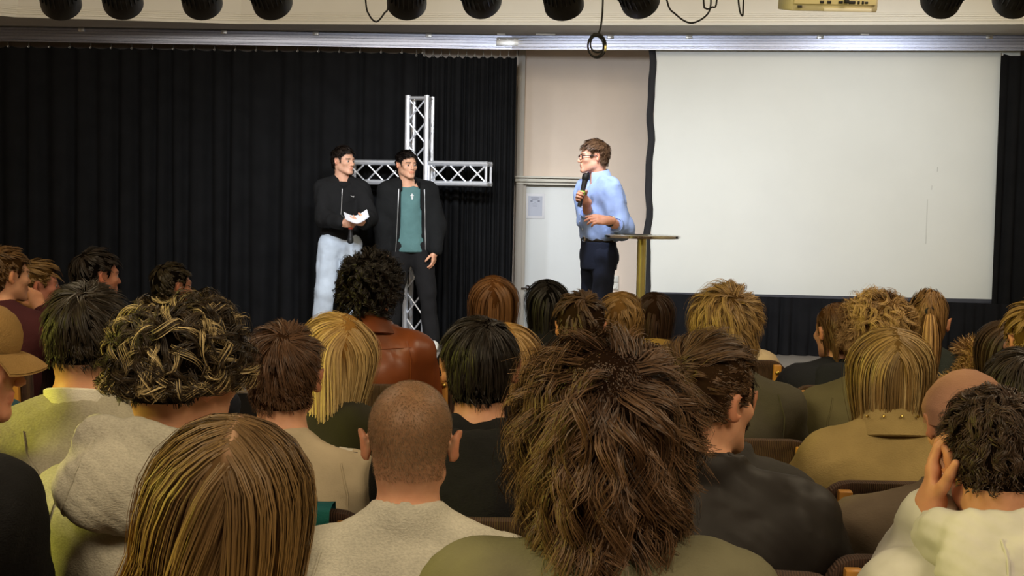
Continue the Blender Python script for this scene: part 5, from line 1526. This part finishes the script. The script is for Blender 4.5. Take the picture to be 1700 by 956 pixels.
    if a.get('studs'):
        for k in range(5):
            ang = rad(-90-52+k*26)
            q = nb+np.array((0, .002, .012))+ROT(-12, 0, 0) @ np.array((.1005*math.cos(ang), .1005*math.sin(ang), .034))
            mb = MB(); mb.lathe([(0, .004), (.003, .003), (.0045, 0)], orient(q, (math.cos(ang), math.sin(ang), .5)), 8); local_mb('stud', mb, M_bolt, P)
    if a.get('fur'):
        F = Field(axis(nb[0]-.25, nb[0]+.25, .011), axis(nb[1]-.26, nb[1]+.2, .011), axis(nb[2]-.22, nb[2]+.12, .011))
        ring = [nb+np.array((.175*math.cos(t), -.045+.145*math.sin(t), -.005-.10*max(0, -math.sin(t))+.05*math.cos(t))) for t in np.linspace(-PI*1.12, PI*.12, 14)]
        for p0, p1 in zip(ring, ring[1:]): F.cap(p0, p1, .050, .050, .02)
        V, Q = F.mesh()
        ob = mesh_np('fur_trim', V, Q, F_('fur', (150, 112, 68)), root)
        r = np.random.default_rng(9); idx = r.integers(0, len(V), 7000)
        me = ob.data; nr = np.zeros(len(V)*3, np.float32); me.vertices.foreach_get('normal', nr); nr = nr.reshape(-1, 3)
        p0 = V[idx]; d = nr[idx]+r.normal(size=(len(idx), 3))*.5; d /= np.linalg.norm(d, axis=1, keepdims=True)
        S = 3; t = np.linspace(0, 1, S)
        ln = r.uniform(.025, .055, len(idx))
        PP = p0[:, None]+d[:, None]*(ln[:, None]*t[None])[..., None]-np.array((0, 0, .012))*(t**2)[None, :, None]
        W = np.cross(d, r.normal(size=d.shape)); W /= np.linalg.norm(W, axis=1, keepdims=True)
        w_ = (.0026*(1-.8*t))[None, :, None]
        VV = np.stack([PP-W[:, None]*w_, PP+W[:, None]*w_], 2).reshape(-1, 3)
        b = ((np.arange(len(idx))[:, None]*S+np.arange(S-1)[None])*2).ravel()
        cc = np.array(srgb(110, 76, 40))+(np.array(srgb(214, 174, 116))-np.array(srgb(110, 76, 40)))*r.uniform(0, 1, (len(idx), 1))
        tag(mesh_np('fur', VV, np.stack([b, b+1, b+3, b+2], 1), hair_mat(), ob, col=np.repeat(cc, S*2, 0)), kind='stuff')
    chair((P['base'][0], P['base'][1], 0), rad(a.get('yaw', 0))*.6, 'brown upholstered chair under '+short_)

# teal jacket over the beige t-shirt person's chair
q = at(526, 832, 2.915)
tj = empty('folded_jacket', (q[0], q[1], .0), 0, 'teal jacket draped over the chair back behind the beige t-shirt', 'jacket')
rows = []
for t in np.linspace(0, 1, 17):
    z = q[2]-max(0, abs(t-.5)-.22)*1.15-.03*abs(t-.5)
    rows.append([(x, max(-.24, min(.24, t-.5))*.27-.02*math.sin(x*30)*abs(t-.5), z-.006*math.cos(x*22)) for x in np.linspace(-.12, .035, 10)])
mb = MB(); mb.grid(rows); mb.build('cloth', F_('teal cloth', (28, 106, 116)), tj, angle=180)

# ------------------------------------------------------------------ the three people on stage
m1 = dict(label='person in black zipped hooded top and pale jeans holding a paper on stage', stand=True, floor=.302, x=571, y=240, D=11.8, hh=.030, yaw=194, hyaw=40, tx=566, s=.985, seed=61, ly=.03,
          skin=srgb(222, 172, 144), footL=(-.03, .03), footR=(.05, 0), loose=.026, wr=1.2, gaze=12,
          arms=dict(R=dict(w=(567, 370, 11.50), hint=(.5, -.6, -.8), f=(-.9, .35, .0), b=(.35, .9, .1), curl=1.0, thumb=.9),
                    L=dict(w=(604, 371, 11.52), hint=(-.5, -.6, -.8), f=(.75, .55, .1), b=(-.1, .5, -.9), curl=.45, thumb=.6)),
          w=.95, top=G('hooded_top', BLACKH, inf=.012, hem=-.125, collar='none', vneck=True, hood=dict(m=BLACKH, size=1.0, z=-.03, front=False)), pants=F_('pale denim', (190, 202, 216), bump=.3), shoe=F_('white trainer', (226, 224, 212), 'plain', rough=.5),
          hair=H(SHORT, G=300, K=10, free=trim, L=.036, Lside=.008, lift=.7, off=.018, cap=.012, sweep=(0, .15, .5), cols=(srgb(24, 18, 15), srgb(50, 38, 30)), width=.0036), fade=fade_lo)
m2 = dict(label='person in open black jacket over teal t-shirt standing before the cross', stand=True, floor=.302, x=676, y=247, D=11.85, hh=.028, yaw=187, hyaw=26, tx=684, s=.985, seed=62, ly=.03, w=1.03,
          skin=srgb(216, 166, 136), footL=(-.075, .08), footR=(.05, 0), loose=.020, gaze=10,
          arms=dict(L=dict(w=(722, 417, 11.80), hint=(-.6, -.9, 0), f=(.12, .05, -1), b=(-.9, .4, 0), curl=.35), R=dict(w=(637, 424, 11.85), hint=(.6, -.9, 0), f=(-.2, .1, -1), b=(.9, .4, 0), curl=.4)),
          top=G('jacket', F_('black jacket', (19, 20, 21)), inf=.026, hem=-.02, collar='none', open=(-.105, .115), inner=F_('teal jersey', (84, 118, 118)), band=dict(m=F_('black jacket', (19, 20, 21)), r0=.072, r1=.125, z0=-.02, z1=.04, gap=110, mid=-.015)),
          pants=F_('black trousers', (23, 22, 23), bump=.3), shoe=F_('white trainer', (226, 224, 212), 'plain', rough=.5),
          hair=H(SHORT, G=300, K=10, free=trim, L=.036, Lside=.008, lift=.7, off=.018, cap=.012, sweep=(0, .15, .5), cols=(srgb(20, 15, 13), srgb(42, 32, 26)), width=.0036), fade=fade_lo)
m3 = dict(label='person with glasses in light blue shirt and navy trousers speaking into microphone', stand=True, floor=.302, x=986, y=228, D=9.8, hh=.026, yaw=118, hyaw=-20, tx=998, s=1.0, seed=63, ly=.05,
          skin=srgb(228, 170, 144), footL=(-.02, .05), footR=(.02, -.08), loose=.008, wr=1.5, brow=srgb(90, 64, 44),
          arms=dict(R=dict(w=(972, 333, 9.60), hint=(.3, -.4, -1), f=(-.25, .9, .35), b=(1, .3, .1), curl=1.15, spread=.05, thumb=1.0),
                    L=dict(w=(1010, 366, 9.40), hint=(-.15, -.35, -1), f=(.30, .95, .05), b=(-.75, .1, .6), curl=(.25, .35, .5, .6), thumb=.3)),
          top=G('shirt', F_('light blue shirt', (158, 182, 236), 'plain', rough=.75, bump=.06), vneck=True, inf=.012, hem=-.215, belly=.012, collar='none', cuff=.30, band=dict(m=F_('light blue shirt', (158, 182, 236), 'plain', rough=.75, bump=.06), r0=.068, r1=.098, z0=-.008, z1=.056, gap=46, mid=-.005)),
          pants=F_('navy trousers', (36, 42, 62), bump=.3), shoe=mat('brown shoe', srgb(60, 38, 24), .4),
          hair=H(SHORT, G=420, K=11, free=trim, wild=.06, Lvar=.15, L=.040, Lside=.008, lift=.35, off=.016, cap=.010, zmin=-.06, swirl=.1, sweep=(0, .3, .4), cols=(srgb(66, 46, 32), srgb(116, 84, 58)), width=.0034), fade=fade_lo)
S1, S2, S3 = person(m1), person(m2), person(m3)

def local_pt(P, x, y, D): return P['toL'](at(x, y, D))
# zip, drawn mark, pocket seam of the hooded top
M_zip = mat('zip metal', srgb(180, 180, 180), .35, .8, bump=0)
def front_line(P, x0, x1, z0, z1, yoff, n=10):
    """points running down the front of the torso from (x0,z0) to (x1,z1), pushed out to the cloth"""
    out = []
    for t in np.linspace(0, 1, n):
        z = z0+(z1-z0)*t; x = x0+(x1-x0)*t
        out.append(np.array((x, yoff(z), z)))
    return out
def cast_front(P, name, x, z):
    """front surface of the named child along +y"""
    ob = [c for c in P['root'].children if c.name.split('.')[0] == name][0]
    hit, loc, nrm, _ = ob.ray_cast(Vector((x, .6, z)), Vector((0, -1, 0)))
    return (np.array(loc), np.array(nrm)) if hit else (np.array((x, .14, z)), np.array((0, 1.0, 0)))
bpy.context.view_layer.update()
mb = MB(); mb.tube([cast_front(S1, 'hooded_top', .0+.02*t, S1['nb'][2]-.03-(S1['nb'][2]-.03-S1['zb']-.02)*t)[0]+np.array((0, .003, 0)) for t in np.linspace(0.05, .72, 13)], .0045, 6); mb.build('zip', M_zip, S1['root'])
sw = [(0, 0), (.012, .012), (.022, .016), (.06, .034), (.024, .008), (.012, .0)]
c0, n0_ = cast_front(S1, 'hooded_top', -.085, S1['scn'][2]-.075)
mb = MB(); mb.prism([((x-.03)*-.62, (y-.012)*.62) for x, y in [(.0, .020), (.004, .006), (.012, .0), (.022, .003), (.062, .024), (.024, .011), (.014, .010), (.008, .014)]], 0, .003, orient(c0, n0_))
mb.build('chest_mark', mat('white print', srgb(225, 225, 225), .7, bump=0), S1['root'])
# jacket zip edges and shirt emblem
for x, zt__ in ((-.088, .10), (.098, .10)):
    pts = []
    for t in np.linspace(0, 1, 10):
        z = S2['scn'][2]+.02-(S2['scn'][2]+.02-S2['zb']-.01)*t
        xx = x*(1.0+.20*t)
        pts.append(cast_front(S2, 'jacket', xx+(.018 if x > 0 else -.018), z)[0]+np.array((0, .004, 0)))
    mb = MB(); mb.tube(pts, .004, 6); mb.build('zip', M_zip, S2['root'])
c0, n0_ = cast_front(S2, 't_shirt', .0, S2['scn'][2]-.045)
mb = MB(); Mo = orient(c0, n0_); mb.prism([(-.004, -.026), (.004, -.026), (.004, .026), (-.004, .026)], 0, .003, Mo); mb.prism([(-.014, .006), (.014, .006), (.014, .012), (-.014, .012)], 0, .003, Mo); mb.prism([(-.010, -.012), (.010, -.012), (.010, -.007), (-.010, -.007)], 0, .003, Mo)
mb.build('chest_mark', mat('white print', srgb(225, 225, 225), .7, bump=0), S2['root'])
# speaker: belt, placket, buttons, glasses, watch, lanyard-free shirt pocket
hz_ = S3['zb']+.012
Bf = Field(axis(-.24, .24, .011), axis(-.22, .22, .011), axis(hz_-.06, hz_+.06, .008))
Bf.cap(S3['hip']+np.array((0, -.005, -.0)), S3['mid'], .150+.016, .138+.016, .05, fy=.74); Bf.half((0, 0, 1), (0, 0, hz_+.018)).half((0, 0, -1), (0, 0, hz_-.018))
V, Q = Bf.mesh(); mesh_np('belt', V, Q, mat('belt leather', (.014, .011, .01), .4, bump=.05), S3['root'])
Bf = Field(axis(-.26, .26, .013), axis(-.24, .24, .013), axis(S3['hip'][2]-.1, hz_+.02, .011))
Bf.cap(S3['hip']+np.array((0, -.005, -.05)), S3['mid'], .152+.013, .138+.013, .05, fy=.74); Bf.half((0, 0, 1), (0, 0, hz_-.012))
V, Q = Bf.mesh(); mesh_np('waistband', V, Q, m3['pants'], S3['root'])
c0, n0_ = cast_front(S3, 'belt', .0, hz_)
MB().box(c0+np.array((0, .004, 0)), (.042, .010, .034), .003).build('belt_buckle', M_chrome, S3['root'])
M_btn = mat('button white', srgb(230, 232, 236), .4, bump=0)
pts = []
for t in np.linspace(.0, 1, 14):
    z = S3['nb'][2]-.06-(S3['nb'][2]-.06-hz_-.02)*t
    pts.append(cast_front(S3, 'shirt', .0, z)[0])
rows = [[q+np.array((s, .004-abs(s)*.15, 0)) for s in (-.016, -.008, .008, .016)] for q in pts]
mb = MB(); mb.grid(rows); mb.build('placket', m3['top']['m'], S3['root'])
for q in pts[1::2]:
    mb = MB(); mb.lathe([(0, .003), (.005, .003), (.006, 0)], orient(q+np.array((0, .004, 0)), (0, 1, 0)), 8); mb.build('button', M_btn, S3['root'])
R, h = S3['R'], S3['h']
M_gl = mat('glasses frame', srgb(52, 26, 22), .35, bump=0)
mb = MB()
for s in (-1, 1):
    mb.tube([R @ np.array((s*.031+.024*math.cos(t)*(1+.12*abs(math.cos(t))), .104-.010*abs(s*.031+.024*math.cos(t))/.05, -.004+.019*math.sin(t)))+h for t in np.linspace(0, 2*PI, 20, endpoint=False)], .0026, 6, closed=True)
    mb.tube([R @ np.array(q)+h for q in ((s*.056, .094, .004), (s*.074, .078, .006), (s*.084, .0, .010), (s*.086, -.022, -.004))], .0028, 6)
mb.tube([R @ np.array(q)+h for q in ((-.008, .106, .0), (0, .110, .004), (.008, .106, .0))], .0026, 6)
mb.build('glasses', M_gl, S3['root'])
wl, el = S3['J']['wrL'], S3['J']['elL']
ax = unit(el-wl); cw = wl+ax*.022
mb = MB(); mb.lathe([(.034, -.011), (.0385, -.011), (.0385, .011), (.034, .011), (.034, -.011)], orient(cw, ax), 20); wt = mb.build('watch_strap', M_rubber, S3['root'])
pn = unit(np.array((-.8, -.1, .55))-ax*np.dot((-.8, -.1, .55), ax))
mb = MB(); mb.lathe([(0, .008), (.016, .008), (.0185, .004), (.0185, 0)], orient(cw+pn*.036, pn), 18); mb.build('watch_face', mat('watch face', srgb(228, 222, 200), .3, bump=0), wt)
for k in 'LR':      # rolled cuffs
    e_, w__ = S3['J']['el'+k], S3['J']['wr'+k]; d = unit(w__-e_)
    mb = MB(); mb.lathe([(.052, -.035), (.056, -.030), (.057, .0), (.054, .03), (.048, .034), (.044, .02)], orient(e_+d*.085, d), 18); mb.build('rolled_cuff', m3['top']['m'], S3['root'])

# microphones and papers, held
def microphone(p_head, p_tail, ring, label):
    a, b = np.array(p_head), np.array(p_tail)
    r_ = empty('microphone', b, 0, label, 'microphone')
    d = unit(a-b); L = float(np.linalg.norm(a-b)); M = orient((0, 0, 0), d)
    mb = MB(); mb.lathe([(0, 0), (.015, 0), (.016, .01), (.0175, L*.55), (.021, L-.055), (.021, L-.05)], M, 16); mb.build('handle', mat('mic body', (.02, .02, .022), .35, .3, bump=0), r_)
    mb = MB(); mb.lathe([(.021, L-.05), (.026, L-.040), (.027, L-.02), (.024, L-.006), (.014, L+.002), (0, L+.004)], M, 16); mb.build('grille', mat('mic grille', (.016, .016, .016), .5, .5, scale=200, bump=.5), r_)
    f = .42
    mb = MB(); mb.lathe([(.0175, L*f-.014), (.0205, L*f-.013), (.0205, L*f+.013), (.0175, L*f+.014)], M, 16); mb.build('ring', mat('mic ring '+label[:6], srgb(*ring), .5, bump=0), r_)
    return r_
hr = at(958, 287, 9.55); 
def held(P, k, up, down, flip=1, tilt=(0, 0, 0)):
    c, ax = P['J']['grip'+k]; ax = unit(ax*flip+np.array(tilt))
    M = np.array(Matrix.Rotation(rad_yaw(P), 3, 'Z'))
    w_ = lambda q: M @ q+P['base']
    return w_(c+ax*up), w_(c-ax*down)
def rad_yaw(P): return rad(P['yaw'])
microphone(*held(S3, 'R', .17, .07, 1, (0, 0, .6)), (150, 230, 90), 'black microphone with green ring held up to the mouth by the speaker')
microphone(*held(S1, 'R', .17, .06, -1, (0, 0, -.8)), (240, 96, 70), 'dark microphone with orange ring held pointing down by left person')
q = at(592, 365, 11.40)
pp = empty('paper_sheets', q, rad(194), 'folded white paper held in both hands over the microphone', 'paper')
for k in range(2):
    rows = []
    for u in np.linspace(-1, 1, 13):
        rows.append([(u*.098+.003*k, v*.07-.01, .045*abs(u)**1.5-.012*u-.030*v+.003*k) for v in (-1, 0, 1)])
    mb = MB(); mb.grid(rows); mb.grid([[(x, y, z+.0012) for x, y, z in r2] for r2 in rows]); mb.build('sheet', mat('paper white', srgb(236, 238, 244), .6, var=.01, bump=0), pp, angle=180)

# thin out the surface net of the bodies where it is flat, keeping the curved faces, ears and hands
BODIES = [o for o in SC.objects if o.type == 'MESH' and o.name.split('.')[0] in ('body', 'trousers', 'shoe', 'jumper', 'jacket')]
for o in BODIES:
    m = o.modifiers.new('decimate', 'DECIMATE'); m.ratio = .42 if o.name.startswith('body') else .6
dg = bpy.context.evaluated_depsgraph_get()
NEW = [(o, bpy.data.meshes.new_from_object(o.evaluated_get(dg), preserve_all_data_layers=True, depsgraph=dg)) for o in BODIES]
for o, me in NEW:
    old = o.data
    o.modifiers.clear(); o.data = me; me.name = o.name
    bpy.data.meshes.remove(old)
